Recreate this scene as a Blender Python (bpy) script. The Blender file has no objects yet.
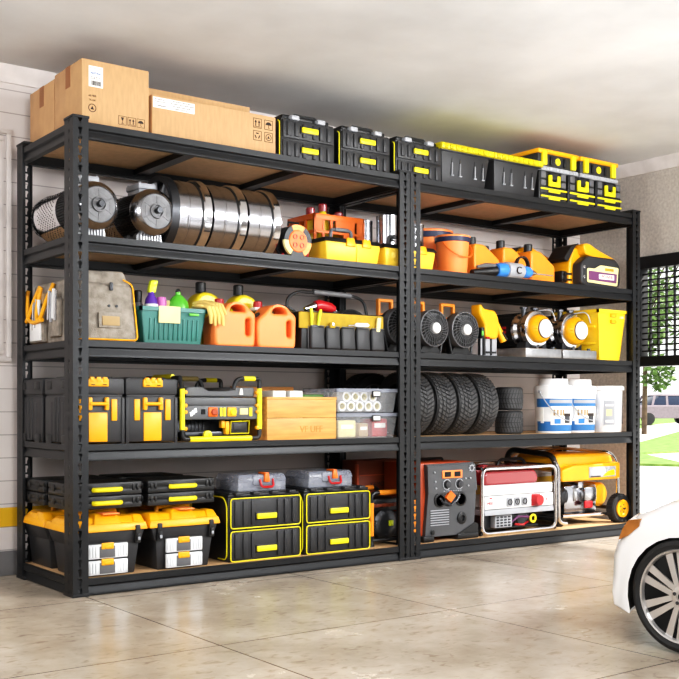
import bpy, bmesh, math, random
from mathutils import Vector, Matrix, noise
random.seed(7)
scene = bpy.context.scene
COL = scene.collection
PI = math.pi

# ---------------------------------------------------------------- materials
def lin(c):
    return tuple(((v/255)/12.92 if v/255 <= .04045 else (((v/255)+.055)/1.055)**2.4) for v in c)

def mat(name, rgb, rough=.5, metal=0., var=.06, scale=8., bump=0., bscale=60., coat=0., alpha=1., stretch=None, trans=0.):
    m = bpy.data.materials.new(name); m.use_nodes = True
    nt = m.node_tree; N = nt.nodes; L = nt.links
    b = N['Principled BSDF']
    c = lin(rgb)
    tc = N.new('ShaderNodeTexCoord'); mp = N.new('ShaderNodeMapping')
    L.new(tc.outputs['Object'], mp.inputs[0])
    if stretch: mp.inputs['Scale'].default_value = stretch
    nz = N.new('ShaderNodeTexNoise'); nz.inputs['Scale'].default_value = scale; nz.inputs['Detail'].default_value = 5
    L.new(mp.outputs[0], nz.inputs['Vector'])
    rp = N.new('ShaderNodeValToRGB')
    rp.color_ramp.elements[0].position = .3; rp.color_ramp.elements[1].position = .7
    rp.color_ramp.elements[0].color = (*[max(0, v*(1-var*2)) for v in c], 1)
    rp.color_ramp.elements[1].color = (*[min(1, v*(1+var*2)) for v in c], 1)
    L.new(nz.outputs['Fac'], rp.inputs[0]); L.new(rp.outputs[0], b.inputs['Base Color'])
    b.inputs['Roughness'].default_value = rough; b.inputs['Metallic'].default_value = metal
    if coat: b.inputs['Coat Weight'].default_value = coat
    if alpha < 1: b.inputs['Alpha'].default_value = alpha
    if trans: b.inputs['Transmission Weight'].default_value = trans
    if bump:
        n2 = N.new('ShaderNodeTexNoise'); n2.inputs['Scale'].default_value = bscale; n2.inputs['Detail'].default_value = 3
        L.new(tc.outputs['Object'], n2.inputs['Vector'])
        bp = N.new('ShaderNodeBump'); bp.inputs['Strength'].default_value = bump; bp.inputs['Distance'].default_value = .004
        L.new(n2.outputs['Fac'], bp.inputs['Height']); L.new(bp.outputs[0], b.inputs['Normal'])
    return m

M = {}
M['rack'] = mat('powder_coated_steel', (30,31,33), .4, .3, .05, 6)
M['board'] = mat('chipboard', (206,168,124), .7, 0, .04, 30)
M['cap'] = mat('post_cap_plastic', (24,24,26), .6)
M['kraft'] = mat('kraft_cardboard', (192,152,110), .75, 0, .04, 14, .1, 200, stretch=(6,1,1))
M['kraft_tape'] = mat('kraft_tape', (150,98,55), .5)
M['ink'] = mat('black_ink', (45,34,28), .7)
M['ink_blue'] = mat('blue_ink', (40,95,165), .6)
M['paper'] = mat('white_paper', (238,236,230), .7, 0, .03)
M['black'] = mat('black_plastic', (24,24,25), .42, 0, .06, 12)
M['black2'] = mat('charcoal_plastic', (44,44,46), .48, 0, .06, 12, .05, 300)
M['grey'] = mat('grey_plastic', (98,98,100), .45)
M['lgrey'] = mat('light_grey_plastic', (165,167,172), .4)
M['yellow'] = mat('amber_yellow_plastic', (246,172,12), .38, 0, .03)
M['lemon'] = mat('lemon_yellow_plastic', (240,226,24), .4, 0, .03)
M['orange'] = mat('orange_plastic', (238,112,22), .42, 0, .04)
M['peach'] = mat('translucent_orange_plastic', (247,140,72), .45, 0, .04, 5)
M['jug'] = mat('orange_jug_plastic', (248,150,40), .38, 0, .04, 5)
M['rust'] = mat('rust_orange_paint', (176,70,26), .45)
M['deeprust'] = mat('brown_orange_paint', (120,48,16), .5)
M['red'] = mat('red_plastic', (178,20,28), .35)
M['maroon'] = mat('maroon_paint', (150,44,50), .25, 0, .03, 4, coat=.6)
M['steel'] = mat('brushed_steel', (172,172,176), .24, 1., .05, 30, stretch=(1,12,12))
M['chrome'] = mat('polished_steel', (215,215,218), .14, 1.)
M['cast'] = mat('cast_aluminium', (170,171,173), .38, .85, .07, 25, .15, 120)
M['face'] = mat('dull_cast_face', (120,120,122), .55, .3, .1, 25, .2, 140)
M['dsteel'] = mat('dark_steel', (74,75,78), .35, .8)
M['rubber'] = mat('tyre_rubber', (30,30,31), .6, 0, .1, 20)
M['tread'] = mat('worn_tread_rubber', (62,62,63), .5, 0, .12, 20)
M['felt'] = mat('grey_felt', (148,140,130), .95, 0, .14, 30, .5, 180)
M['felt_patch'] = mat('tan_leather', (176,148,108), .7)
M['olive'] = mat('olive_canvas', (178,146,36), .75, 0, .08, 20, .3, 150)
M['oliverd'] = mat('dull_olive_paint', (104,88,34), .6)
M['lemony'] = mat('bright_yellow_bin_plastic', (250,210,40), .38, 0, .03)
M['teal'] = mat('teal_plastic', (48,112,104), .35, 0, .05, 6)
M['cream'] = mat('cream_card', (236,224,160), .7)
M['green'] = mat('green_bottle_plastic', (96,190,60), .3)
M['purple'] = mat('purple_bottle_plastic', (96,52,160), .3)
M['pink'] = mat('pink_bottle_plastic', (206,110,180), .35)
M['limey'] = mat('lime_sprayer_plastic', (214,226,40), .35)
M['ybottle'] = mat('yellow_bottle_plastic', (232,210,44), .3)
M['glove'] = mat('pale_yellow_leather', (222,190,112), .8)
M['wood'] = mat('varnished_pine', (206,152,84), .5, 0, .1, 6, .05, 60, stretch=(1,6,10))
M['wood3'] = mat('faded_stamp', (190,132,62), .6)
M['wood2'] = mat('dark_pine', (176,120,56), .55, 0, .1, 6, stretch=(1,6,10))
M['white'] = mat('white_plastic', (236,236,236), .35, 0, .02)
M['blue'] = mat('label_blue', (46,112,176), .45)
M['skyblue'] = mat('tool_blue', (58,128,206), .35)
M['navy'] = mat('navy_plastic', (34,42,74), .45)
M['sack'] = mat('brown_burlap', (112,74,52), .9, 0, .2, 30, .5, 120)
M['leafgreen'] = mat('strap_green', (90,128,70), .6)
M['purplelab'] = mat('plum_label', (112,60,104), .5)
M['midgrey'] = mat('mid_grey_panel', (92,93,95), .45)
M['wellgrey'] = mat('dark_grey_panel', (78,79,82), .4, .1)
M['carpaint'] = mat('white_car_paint', (240,240,241), .18, 0, .005, 3, coat=.8)
M['carglass'] = mat('dark_car_glass', (24,28,32), .08)
M['amber'] = mat('amber_lens', (164,104,40), .15, 0, .2, 14, coat=.6)
M['alloy'] = mat('silver_alloy', (205,202,200), .28, .7, .03)
M['well'] = mat('wheel_well_liner', (12,12,12), .8)
M['disc'] = mat('brake_disc_steel', (70,68,66), .4, .8)

def clear_mat(name, rgb, fac):
    m = bpy.data.materials.new(name); m.use_nodes = True
    nt = m.node_tree; N = nt.nodes; L = nt.links
    b = N['Principled BSDF']; b.inputs['Base Color'].default_value = (*lin(rgb), 1); b.inputs['Roughness'].default_value = .18
    t = N.new('ShaderNodeBsdfTransparent'); mx = N.new('ShaderNodeMixShader')
    nz = N.new('ShaderNodeTexNoise'); nz.inputs['Scale'].default_value = 9
    mr = N.new('ShaderNodeMapRange'); mr.inputs['To Min'].default_value = fac-.06; mr.inputs['To Max'].default_value = fac+.06
    L.new(nz.outputs['Fac'], mr.inputs['Value']); L.new(mr.outputs[0], mx.inputs[0])
    L.new(t.outputs[0], mx.inputs[1]); L.new(b.outputs[0], mx.inputs[2])
    L.new(mx.outputs[0], N['Material Output'].inputs[0])
    return m
M['clear'] = clear_mat('clear_plastic', (205,207,210), .16)
M['smoke'] = clear_mat('smoky_clear_plastic', (160,164,176), .5)

# ---------------------------------------------------------------- mesh builder
def txt_solid(curve):
    o = bpy.data.objects.new('tmp', curve); COL.objects.link(o)
    dg = bpy.context.evaluated_depsgraph_get(); dg.update()
    me = bpy.data.meshes.new_from_object(o.evaluated_get(dg))
    v = [x.co.copy() for x in me.vertices]; f = [tuple(p.vertices) for p in me.polygons]
    bpy.data.objects.remove(o); bpy.data.meshes.remove(me); bpy.data.curves.remove(curve)
    return v, f

def fillet(pts, r, k=5, closed=False):
    P = [Vector(p) for p in pts]; out = []; n = len(P)
    for i, p in enumerate(P):
        if not closed and i in (0, n-1): out.append(p); continue
        a = P[i-1]-p; b = P[(i+1) % n]-p
        la, lb = a.length, b.length
        d = min(r, la*.49, lb*.49); s = p+a/la*d; e = p+b/lb*d
        for j in range(k+1):
            t = j/k; out.append((1-t)**2*s+2*t*(1-t)*p+t*t*e)
    return out

class B:
    def __init__(s, X=None): s.v = []; s.f = []; s.X = X or Matrix()
    def add(s, v, f):
        o = len(s.v); s.v += [s.X @ Vector(p) for p in v]; s.f += [tuple(i+o for i in q) for q in f]; return s
    def box(s, x0, x1, y0, y1, z0, z1, b=0., seg=2):
        return s.hexa((x0, x1, y0, y1), (x0, x1, y0, y1), z0, z1, b, seg)
    def hexa(s, lo, hi, z0, z1, b=0., seg=2):
        v = [(lo[0],lo[2],z0),(lo[1],lo[2],z0),(lo[1],lo[3],z0),(lo[0],lo[3],z0),
             (hi[0],hi[2],z1),(hi[1],hi[2],z1),(hi[1],hi[3],z1),(hi[0],hi[3],z1)]
        f = [(3,2,1,0),(4,5,6,7),(0,1,5,4),(1,2,6,5),(2,3,7,6),(3,0,4,7)]
        if not b: return s.add(v, f)
        bm = bmesh.new(); vs = [bm.verts.new(p) for p in v]
        for q in f: bm.faces.new([vs[i] for i in q])
        bmesh.ops.bevel(bm, geom=list(bm.edges), offset=b, segments=seg, affect='EDGES', profile=.5)
        bm.verts.index_update()
        s.add([p.co.copy() for p in bm.verts], [tuple(x.index for x in q.verts) for q in bm.faces]); bm.free(); return s
    def lathe(s, o, ax, prof, n=24):
        o = Vector(o); ax = Vector(ax).normalized()
        t = Vector((0,0,1)) if abs(ax.z) < .9 else Vector((1,0,0))
        u = ax.cross(t).normalized(); w = ax.cross(u)
        v = []; f = []; m = len(prof)
        for i in range(n):
            a = 2*PI*i/n; d = u*math.cos(a)+w*math.sin(a)
            for r, h in prof: v.append(o+ax*h+d*r)
        for i in range(n):
            j = (i+1) % n
            for k in range(m-1): f.append((i*m+k, j*m+k, j*m+k+1, i*m+k+1))
        if prof[0][0] > 1e-6: f.append(tuple(i*m for i in range(n))[::-1])
        if prof[-1][0] > 1e-6: f.append(tuple(i*m+m-1 for i in range(n)))
        return s.add(v, f)
    def ring(s, o, ax, prof, n=32):          # closed profile
        o = Vector(o); ax = Vector(ax).normalized()
        t = Vector((0,0,1)) if abs(ax.z) < .9 else Vector((1,0,0))
        u = ax.cross(t).normalized(); w = ax.cross(u); v = []; f = []; m = len(prof)
        for i in range(n):
            a = 2*PI*i/n; d = u*math.cos(a)+w*math.sin(a)
            for r, h in prof: v.append(o+ax*h+d*r)
        for i in range(n):
            j = (i+1) % n
            for k in range(m):
                l = (k+1) % m; f.append((i*m+k, j*m+k, j*m+l, i*m+l))
        return s.add(v, f)
    def cyl(s, p0, p1, r, r2=None, n=16):
        p0 = Vector(p0); p1 = Vector(p1); d = p1-p0
        return s.lathe(p0, d, [(r, 0), (r if r2 is None else r2, d.length)], n)
    def sph(s, c, r, n=16, m=10):
        if not hasattr(r, '__len__'): r = (r, r, r)
        v = []; f = []
        for i in range(m+1):
            t = PI*i/m
            for j in range(n):
                a = 2*PI*j/n
                v.append((c[0]+r[0]*math.sin(t)*math.cos(a), c[1]+r[1]*math.sin(t)*math.sin(a), c[2]+r[2]*math.cos(t)))
        for i in range(m):
            for j in range(n):
                k = (j+1) % n; f.append((i*n+j, (i+1)*n+j, (i+1)*n+k, i*n+k))
        return s.add(v, f)
    def tube(s, pts, r, n=8, closed=False):
        P = [Vector(p) for p in pts]; m = len(P); v = []; f = []
        def tan(i):
            if closed: return (P[(i+1) % m]-P[i-1]).normalized()
            return (P[min(i+1, m-1)]-P[max(i-1, 0)]).normalized()
        t = tan(0); ref = Vector((0,0,1)) if abs(t.z) < .9 else Vector((1,0,0)); u = t.cross(ref).normalized()
        for i in range(m):
            t = tan(i); u = (u-t*u.dot(t)).normalized(); w = t.cross(u)
            rr = r[i] if hasattr(r, '__len__') else r
            for j in range(n):
                a = 2*PI*j/n; v.append(P[i]+u*math.cos(a)*rr+w*math.sin(a)*rr)
        for i in range(m if closed else m-1):
            k = (i+1) % m
            for j in range(n):
                l = (j+1) % n; f.append((i*n+j, i*n+l, k*n+l, k*n+j))
        if not closed: f.append(tuple(range(n))[::-1]); f.append(tuple((m-1)*n+j for j in range(n)))
        return s.add(v, f)
    def prism(s, poly, pl, a, b):            # pl: plane of the outline
        n = len(poly)
        g = {'xz': lambda p, d: (p[0], d, p[1]), 'yz': lambda p, d: (d, p[0], p[1]), 'xy': lambda p, d: (p[0], p[1], d)}[pl]
        v = [g(p, a) for p in poly]+[g(p, b) for p in poly]
        f = [tuple(range(n))[::-1], tuple(range(n, 2*n))]+[(i, (i+1) % n, n+(i+1) % n, n+i) for i in range(n)]
        return s.add(v, f)
    def solid(s, polys, pl, a, b, bev=.004, rnd=0.):   # outline with holes, rounded edges
        cu = bpy.data.curves.new('c', 'CURVE'); cu.dimensions = '2D'; cu.fill_mode = 'BOTH'
        cu.extrude = max(.0001, abs(b-a)/2-bev); cu.bevel_depth = bev; cu.bevel_resolution = 2; cu.offset = -bev
        for i, p in enumerate(polys):
            if rnd: p = [(q.x, q.y) for q in fillet([(x, y, 0) for x, y in p], rnd if i == 0 else rnd*.6, 4, True)]
            sp = cu.splines.new('POLY'); sp.points.add(len(p)-1); sp.use_cyclic_u = True
            for k, q in enumerate(p): sp.points[k].co = (q[0], q[1], 0, 1)
        v, f = txt_solid(cu); c = (a+b)/2
        g = {'xz': lambda p: (p.x, c-p.z, p.y), 'yz': lambda p: (c+p.z, p.x, p.y), 'xy': lambda p: (p.x, p.y, c+p.z)}[pl]
        return s.add([g(p) for p in v], f)
    def text(s, t, size, o, pl='xz', ext=.0006, align='CENTER'):
        cu = bpy.data.curves.new('t', 'FONT'); cu.body = t; cu.size = size; cu.extrude = ext; cu.align_x = align; cu.resolution_u = 3
        v, f = txt_solid(cu)
        g = {'xz': lambda p: (o[0]+p.x, o[1]-p.z, o[2]+p.y), '-yz': lambda p: (o[0]-p.z, o[1]-p.x, o[2]+p.y)}[pl]
        return s.add([g(p) for p in v], f)
    def obj(s, name, m, parent=None, label=None, flat=False):
        me = bpy.data.meshes.new(name); me.from_pydata([tuple(p) for p in s.v], [], s.f); me.update()
        bm = bmesh.new(); bm.from_mesh(me); bmesh.ops.recalc_face_normals(bm, faces=list(bm.faces)); bm.to_mesh(me); bm.free()
        if not flat:
            for p in me.polygons: p.use_smooth = True
            me.set_sharp_from_angle(angle=math.radians(35))
        me.materials.append(M[m] if isinstance(m, str) else m)
        o = bpy.data.objects.new(name, me); COL.objects.link(o)
        if parent is not None: o.parent = parent
        if label: o['label'] = label
        return o

def thing(name, label, cat, loc=(0,0,0), rz=0., group=None):
    o = bpy.data.objects.new(name, None); COL.objects.link(o); o.empty_display_size = .05
    o.location = loc; o.rotation_euler = (0, 0, rz); o['label'] = label; o['category'] = cat
    if group: o['group'] = group
    return o
def tag(o, label, cat, loc=None, rz=0., group=None):
    o['label'] = label; o['category'] = cat
    if group: o['group'] = group
    if loc: o.location = loc
    o.rotation_euler = (0, 0, rz)
    return o
def dup(root, loc, label, rz=None, group=None):
    r = root.copy(); COL.objects.link(r); r.location = loc; r['label'] = label
    if rz is not None: r.rotation_euler = (0, 0, rz)
    if group: r['group'] = group
    def kids(a, b):
        for ch in [o for o in scene.objects if o.parent == a]:
            c = ch.copy(); COL.objects.link(c); c.parent = b; kids(ch, c)
    kids(root, r); return r
def struct(o): o['kind'] = 'structure'; return o

S1, S2, S3, S4, S5 = 1.978, 1.508, 1.068, .632, .070   # board tops

# ---------------------------------------------------------------- setting
def tex_mat(name): 
    m = bpy.data.materials.new(name); m.use_nodes = True
    return m, m.node_tree.nodes, m.node_tree.links, m.node_tree.nodes['Principled BSDF']
def mth(N, L, op, a, b=None):
    n = N.new('ShaderNodeMath'); n.operation = op
    for i, v in enumerate((a, b)):
        if v is None: continue
        if isinstance(v, (int, float)): n.inputs[i].default_value = v
        else: L.new(v, n.inputs[i])
    return n.outputs[0]

# polished concrete slabs with thin joints
m, N, L, b = tex_mat('polished_concrete')
tc = N.new('ShaderNodeTexCoord'); sx = N.new('ShaderNodeSeparateXYZ'); L.new(tc.outputs['Object'], sx.inputs[0])
def joint(sock, off):
    v = mth(N, L, 'DIVIDE', mth(N, L, 'SUBTRACT', sock, off), 1.03)
    fr = mth(N, L, 'FRACT', v); return mth(N, L, 'LESS_THAN', mth(N, L, 'ABSOLUTE', mth(N, L, 'SUBTRACT', fr, .5)), .0028)
jt = mth(N, L, 'MAXIMUM', joint(sx.outputs[0], .055-.515), joint(sx.outputs[1], -1.11-.515))
n1 = N.new('ShaderNodeTexNoise'); n1.inputs['Scale'].default_value = 2.2; n1.inputs['Detail'].default_value = 9; n1.inputs['Roughness'].default_value = .65
L.new(tc.outputs['Object'], n1.inputs['Vector'])
r1 = N.new('ShaderNodeValToRGB'); e = r1.color_ramp.elements
e[0].position = .32; e[0].color = (*lin((158,146,131)), 1); e[1].position = .68; e[1].color = (*lin((200,188,172)), 1)
L.new(n1.outputs['Fac'], r1.inputs[0])
n2 = N.new('ShaderNodeTexNoise'); n2.inputs['Scale'].default_value = 26; n2.inputs['Detail'].default_value = 6; n2.inputs['Distortion'].default_value = 1.2
mp = N.new('ShaderNodeMapping'); mp.inputs['Scale'].default_value = (.55, 1, 1); mp.inputs['Rotation'].default_value = (0,0,.4)
L.new(tc.outputs['Object'], mp.inputs[0]); L.new(mp.outputs[0], n2.inputs['Vector'])
r2 = N.new('ShaderNodeValToRGB'); e = r2.color_ramp.elements
e[0].position = .30; e[0].color = (.52, .45, .4, 1); e[1].position = .44; e[1].color = (1, 1, 1, 1); L.new(n2.outputs['Fac'], r2.inputs[0])
mx = N.new('ShaderNodeMix'); mx.data_type = 'RGBA'; mx.blend_type = 'MULTIPLY'; mx.inputs[0].default_value = .55
L.new(r1.outputs[0], mx.inputs[6]); L.new(r2.outputs[0], mx.inputs[7])
m2 = N.new('ShaderNodeMix'); m2.data_type = 'RGBA'; L.new(jt, m2.inputs[0]); L.new(mx.outputs[2], m2.inputs[6]); m2.inputs[7].default_value = (*lin((96,84,74)), 1)
L.new(m2.outputs[2], b.inputs['Base Color'])
mr = N.new('ShaderNodeMapRange'); mr.inputs['To Min'].default_value = .16; mr.inputs['To Max'].default_value = .34; L.new(n1.outputs['Fac'], mr.inputs['Value']); L.new(mr.outputs[0], b.inputs['Roughness'])
bp = N.new('ShaderNodeBump'); bp.inputs['Strength'].default_value = .25; bp.inputs['Distance'].default_value = .003; bp.invert = True
L.new(jt, bp.inputs['Height']); L.new(bp.outputs[0], b.inputs['Normal'])
M['floor'] = m
# shiplap siding
m, N, L, b = tex_mat('shiplap_siding')
tc = N.new('ShaderNodeTexCoord'); sx = N.new('ShaderNodeSeparateXYZ'); L.new(tc.outputs['Object'], sx.inputs[0])
fr = mth(N, L, 'FRACT', mth(N, L, 'DIVIDE', mth(N, L, 'SUBTRACT', sx.outputs[2], .0085), .108))
gr = mth(N, L, 'LESS_THAN', fr, .045)
stripe = mth(N, L, 'MULTIPLY', mth(N, L, 'GREATER_THAN', sx.outputs[2], .226), mth(N, L, 'LESS_THAN', sx.outputs[2], .318))
nz = N.new('ShaderNodeTexNoise'); nz.inputs['Scale'].default_value = 3; nz.inputs['Detail'].default_value = 6; L.new(tc.outputs['Object'], nz.inputs['Vector'])
r1 = N.new('ShaderNodeValToRGB'); r1.color_ramp.elements[0].color = (*lin((196,187,184)), 1); r1.color_ramp.elements[1].color = (*lin((224,216,212)), 1); L.new(nz.outputs['Fac'], r1.inputs[0])
a1 = N.new('ShaderNodeMix'); a1.data_type = 'RGBA'; L.new(stripe, a1.inputs[0]); L.new(r1.outputs[0], a1.inputs[6]); a1.inputs[7].default_value = (*lin((222,174,20)), 1)
a2 = N.new('ShaderNodeMix'); a2.data_type = 'RGBA'; L.new(mth(N, L, 'MULTIPLY', gr, .55), a2.inputs[0]); L.new(a1.outputs[2], a2.inputs[6]); a2.inputs[7].default_value = (*lin((110,100,98)), 1)
L.new(a2.outputs[2], b.inputs['Base Color']); b.inputs['Roughness'].default_value = .55
bp = N.new('ShaderNodeBump'); bp.inputs['Strength'].default_value = .5; bp.inputs['Distance'].default_value = .006; L.new(fr, bp.inputs['Height']); L.new(bp.outputs[0], b.inputs['Normal'])
M['siding'] = m
M['plaster'] = mat('mottled_plaster_ceiling', (214,214,214), .85, 0, .07, 1.6, .25, 14)
M['stucco'] = mat('sprayed_stucco', (182,174,166), .9, 0, .07, 55, .9, 55)
M['basegrey'] = mat('dark_grey_skirting', (112,110,110), .6, 0, .08, 8)
M['trim'] = mat('painted_trim', (214,206,202), .5)
M['grille'] = mat('black_grille_steel', (22,22,23), .5, .3)

WALL, RW = .75, 4.0
struct(B().box(-5, RW, -7, WALL+.1, -.12, 0).obj('floor', 'floor'))
struct(B().box(-5, RW+.12, -6.2, WALL+.1, 2.39, 2.5).obj('ceiling', 'plaster'))
struct(B().box(-5, RW, WALL, WALL+.1, 0, 2.39).obj('wall_back', 'siding'))
struct(B().box(-5, RW-.002, WALL-.012, WALL, 0, .115, .004).obj('baseboard_back', 'basegrey'))
struct(B().box(-5.1, -5, -6.2, WALL+.1, 0, 2.39).obj('wall_left', 'plaster'))
struct(B().box(-5, RW+.12, -6.3, -6.2, 0, 2.39).obj('wall_front', 'plaster'))
w = B(); w.box(RW, RW+.03, .28, WALL+.1, 0, 2.39); w.box(RW, RW+.03, -6.2, .28, 1.765, 2.39); w.box(RW, RW+.03, -6.2, -3.6, 0, 1.765)
struct(w.obj('wall_right', 'stucco'))
struct(B().prism([(RW, 2.39), (RW-.035, 2.39), (RW-.035, 2.372), (RW-.018, 2.345), (RW-.010, 2.31), (RW, 2.31)], 'xz', -6.2, WALL-.04).obj('trim_1', 'trim'))
struct(B().prism([(WALL, 2.39), (WALL-.035, 2.39), (WALL-.035, 2.372), (WALL-.018, 2.345), (WALL-.010, 2.31), (WALL, 2.31)], 'yz', -5, RW-.001).obj('trim_2', 'trim'))
# raised panel on the back wall, left of the rack
t = B()
for a in (0, .035):
    X0, X1, Z0, Z1 = -1.6+a, .0-a, 1.0+a, 2.09-a; q = .022
    t.box(X0, X1, WALL-.018+a*.2, WALL, Z1-q, Z1, .003); t.box(X0, X1, WALL-.018+a*.2, WALL, Z0, Z0+q, .003)
    t.box(X0, X0+q, WALL-.018+a*.2, WALL, Z0+q, Z1-q, .003); t.box(X1-q, X1, WALL-.018+a*.2, WALL, Z0+q, Z1-q, .003)
struct(t.obj('trim_3', 'trim'))
# half raised grille door in the right-hand opening
d = struct(thing('door_1', 'x', 'x', (RW-.01, 0, 0))); del d['label']; del d['category']
g = B(); g.box(-.02, .06, -3.6, .28, 1.685, 1.765, .003); g.box(-.02, .06, -3.6, .28, 1.05, 1.115, .003); g.box(-.02, .06, .215, .28, 1.115, 1.685, .003); g.box(-.02, .06, -3.6, -3.54, 1.115, 1.685, .003)
g.obj('door_frame', 'grille', d)
g = B()
z = 1.15
while z < 1.68: g.box(0, .022, -3.54, .215, z-.0045, z+.0045); z += .0385
y = -3.5
while y < .21: g.box(.002, .02, y-.0045, y+.0045, 1.115, 1.685); y += .062
g.obj('bar_grid', 'grille', d)

# ---------------------------------------------------------------- racks
def flange(w, hole, pitch=.04, H=2.0, key=True, at=.48):
    """sheet in the (u, z) plane with a row of keyholes"""
    v = []; f = []
    n = int(round(H/pitch)); c = w*at
    for i in range(n):
        z0 = i*pitch; z1 = z0+pitch; zc = (z0+z1)/2
        if key: hp = [(c-hole, zc+hole*1.0), (c-hole*.7, zc+hole*1.7), (c+hole*.7, zc+hole*1.7), (c+hole, zc+hole), (c+hole*.45, zc-hole*.2), (c+hole*.4, zc-hole*1.5), (c-hole*.4, zc-hole*1.5), (c-hole*.45, zc-hole*.2)]
        else: hp = [(c-hole*.7, zc+hole*.9), (c-hole*.3, zc+hole*1.3), (c+hole*.3, zc+hole*1.3), (c+hole*.7, zc+hole*.9), (c+hole*.7, zc-hole*.9), (c+hole*.3, zc-hole*1.3), (c-hole*.3, zc-hole*1.3), (c-hole*.7, zc-hole*.9)]
        op = [(0, z0+pitch*.7), (0, z1), (w, z1), (w, z0+pitch*.7), (w, z0+pitch*.3), (w, z0), (0, z0), (0, z0+pitch*.3)]
        o = len(v); v += op+hp
        for k in range(8): l = (k+1) % 8; f.append((o+k, o+l, o+8+l, o+8+k))
    return v, f
def post(name, parent, x, y, sx, sy):
    b = B(); T = .003
    for (wd, hole, key, front) in ((.065, .0098, True, True), (.09 if sy > 0 else .068, .0075, False, False)):
        v, f = flange(wd, hole, key=key, at=.48 if sy > 0 or not front else .66)
        for off in (0, T):
            if front: b.add([(x+sx*u, y+sy*off, z) for u, z in v], f)
            else: b.add([(x+sx*off, y+sy*u, z) for u, z in v], f)
        # returned outer lip
        if front: b.box(*sorted((x+sx*wd, x+sx*(wd+T))), *sorted((y, y+sy*.014)), 0, 2.0)
        else: b.box(*sorted((x, x+sx*.014)), *sorted((y+sy*wd, y+sy*(wd+T))), 0, 2.0)
    p = b.obj(name, 'rack', parent, flat=True)
    c = B(); c.box(*sorted((x-sx*.003, x+sx*.072)), *sorted((y-sy*.003, y+sy*.097)), -.0, .014, .002); c.obj('foot', 'cap', p)
    c = B(); c.box(*sorted((x-sx*.003, x+sx*.072)), *sorted((y-sy*.003, y+sy*.097)), 1.993, 2.004, .002); c.obj('top_cap', 'cap', p)
D = .66
PROF = [(0,0), (0,-.026), (.010,-.033), (.010,-.038), (.001,-.056), (.001,-.068), (.028,-.068), (.028,-.060), (.018,-.055), (.018,0)]
def rack(x0, x1, label):
    t = thing('storage_rack', label, 'shelf rack', (x0, 0, 0)); W = x1-x0
    for x, sx in ((0, 1), (W, -1)):
        for y, sy in ((0, 1), (D, -1)): post('post', t, x, y, sx, sy)
    for top in (1.98, 1.51, 1.07, .634, .072):
        for y, sy in ((.005, 1), (D-.005, -1)):
            b = B(); b.prism([(y+sy*a, top+h) for a, h in PROF], 'yz', .004, W-.004)
            if sy > 0:
                for fx in (.22, .5, .78): b.box(W*fx-.016, W*fx+.016, .0035, .008, top-.017, top-.011)
            b.obj('long_beam', 'rack', t)
        for x, sx in ((.005, 1), (W-.005, -1)):
            b = B(); b.prism([(x+sx*a, top+h) for a, h in PROF], 'xz', .02, D-.02); b.obj('side_beam', 'rack', t)
        for k in (1, 2):
            b = B(); X = W*k/3; b.prism([(X-.028, top-.045), (X+.028, top-.045), (X+.028, top-.018), (X+.022, top-.018), (X+.022, top-.039), (X-.022, top-.039), (X-.022, top-.018), (X-.028, top-.018)], 'xz', .02, D-.02); b.obj('crossbar', 'rack', t)
        b = B(); b.box(.022, W-.022, .022, D-.022, top-.0175, top-.002); b.obj('board', 'board', t)
    return t
rack(0, 1.822, 'left black steel shelving rack holding cardboard boxes, motors and toolboxes')
rack(1.826, 3.688, 'right black steel shelving rack holding tyres, pumps and paint buckets')
WASH, SIDE = 44, 95; WORLD, KEY, FILL, SUN, EXPO = 1.6, 215, 145, 8.0, 0.
# ================================================================ top shelf
def icon_frame(b, x, z, s, y):
    t = s*.05
    b.box(x, x+s, y, y+.0006, z, z+t); b.box(x, x+s, y, y+.0006, z+s-t, z+s); b.box(x, x+t, y, y+.0006, z, z+s); b.box(x+s-t, x+s, y, y+.0006, z, z+s)
def ic_up(b, x, z, s, y):
    for c in (.3, .7):
        X = x+s*c; b.box(X-s*.05, X+s*.05, y, y+.0006, z+s*.22, z+s*.6)
        b.prism([(X-s*.15, z+s*.58), (X+s*.15, z+s*.58), (X, z+s*.85)], 'xz', y, y+.0006)
    b.box(x+s*.12, x+s*.88, y, y+.0006, z+s*.13, z+s*.18)
def ic_umb(b, x, z, s, y):
    c = x+s/2; b.prism([(c+s*.36*math.cos(a*PI/10), z+s*.48+s*.32*math.sin(a*PI/10)) for a in range(11)], 'xz', y, y+.0006)
    b.box(c-s*.025, c+s*.025, y, y+.0006, z+s*.18, z+s*.5); b.box(c, c+s*.12, y, y+.0006, z+s*.15, z+s*.2)
def ic_glass(b, x, z, s, y):
    c = x+s/2; b.prism([(c-s*.18, z+s*.85), (c+s*.18, z+s*.85), (c+s*.06, z+s*.48), (c-s*.06, z+s*.48)], 'xz', y, y+.0006)
    b.box(c-s*.025, c+s*.025, y, y+.0006, z+s*.2, z+s*.5); b.box(c-s*.16, c+s*.16, y, y+.0006, z+s*.14, z+s*.2)
def ic_round(b, c, z, r, y):
    b.ring((c, y, z), (0,1,0), [(r, 0), (r, .0006), (r*.82, .0006), (r*.82, 0)], 20)
    b.prism([(c-r*.45, z-r*.35), (c+r*.45, z-r*.35), (c, z+r*.5)], 'xz', y, y+.0006)

Y = -.0007
def carton(w, d, h):
    b = B(); b.box(0, w, 0, d, 0, h, .003); return b
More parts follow.
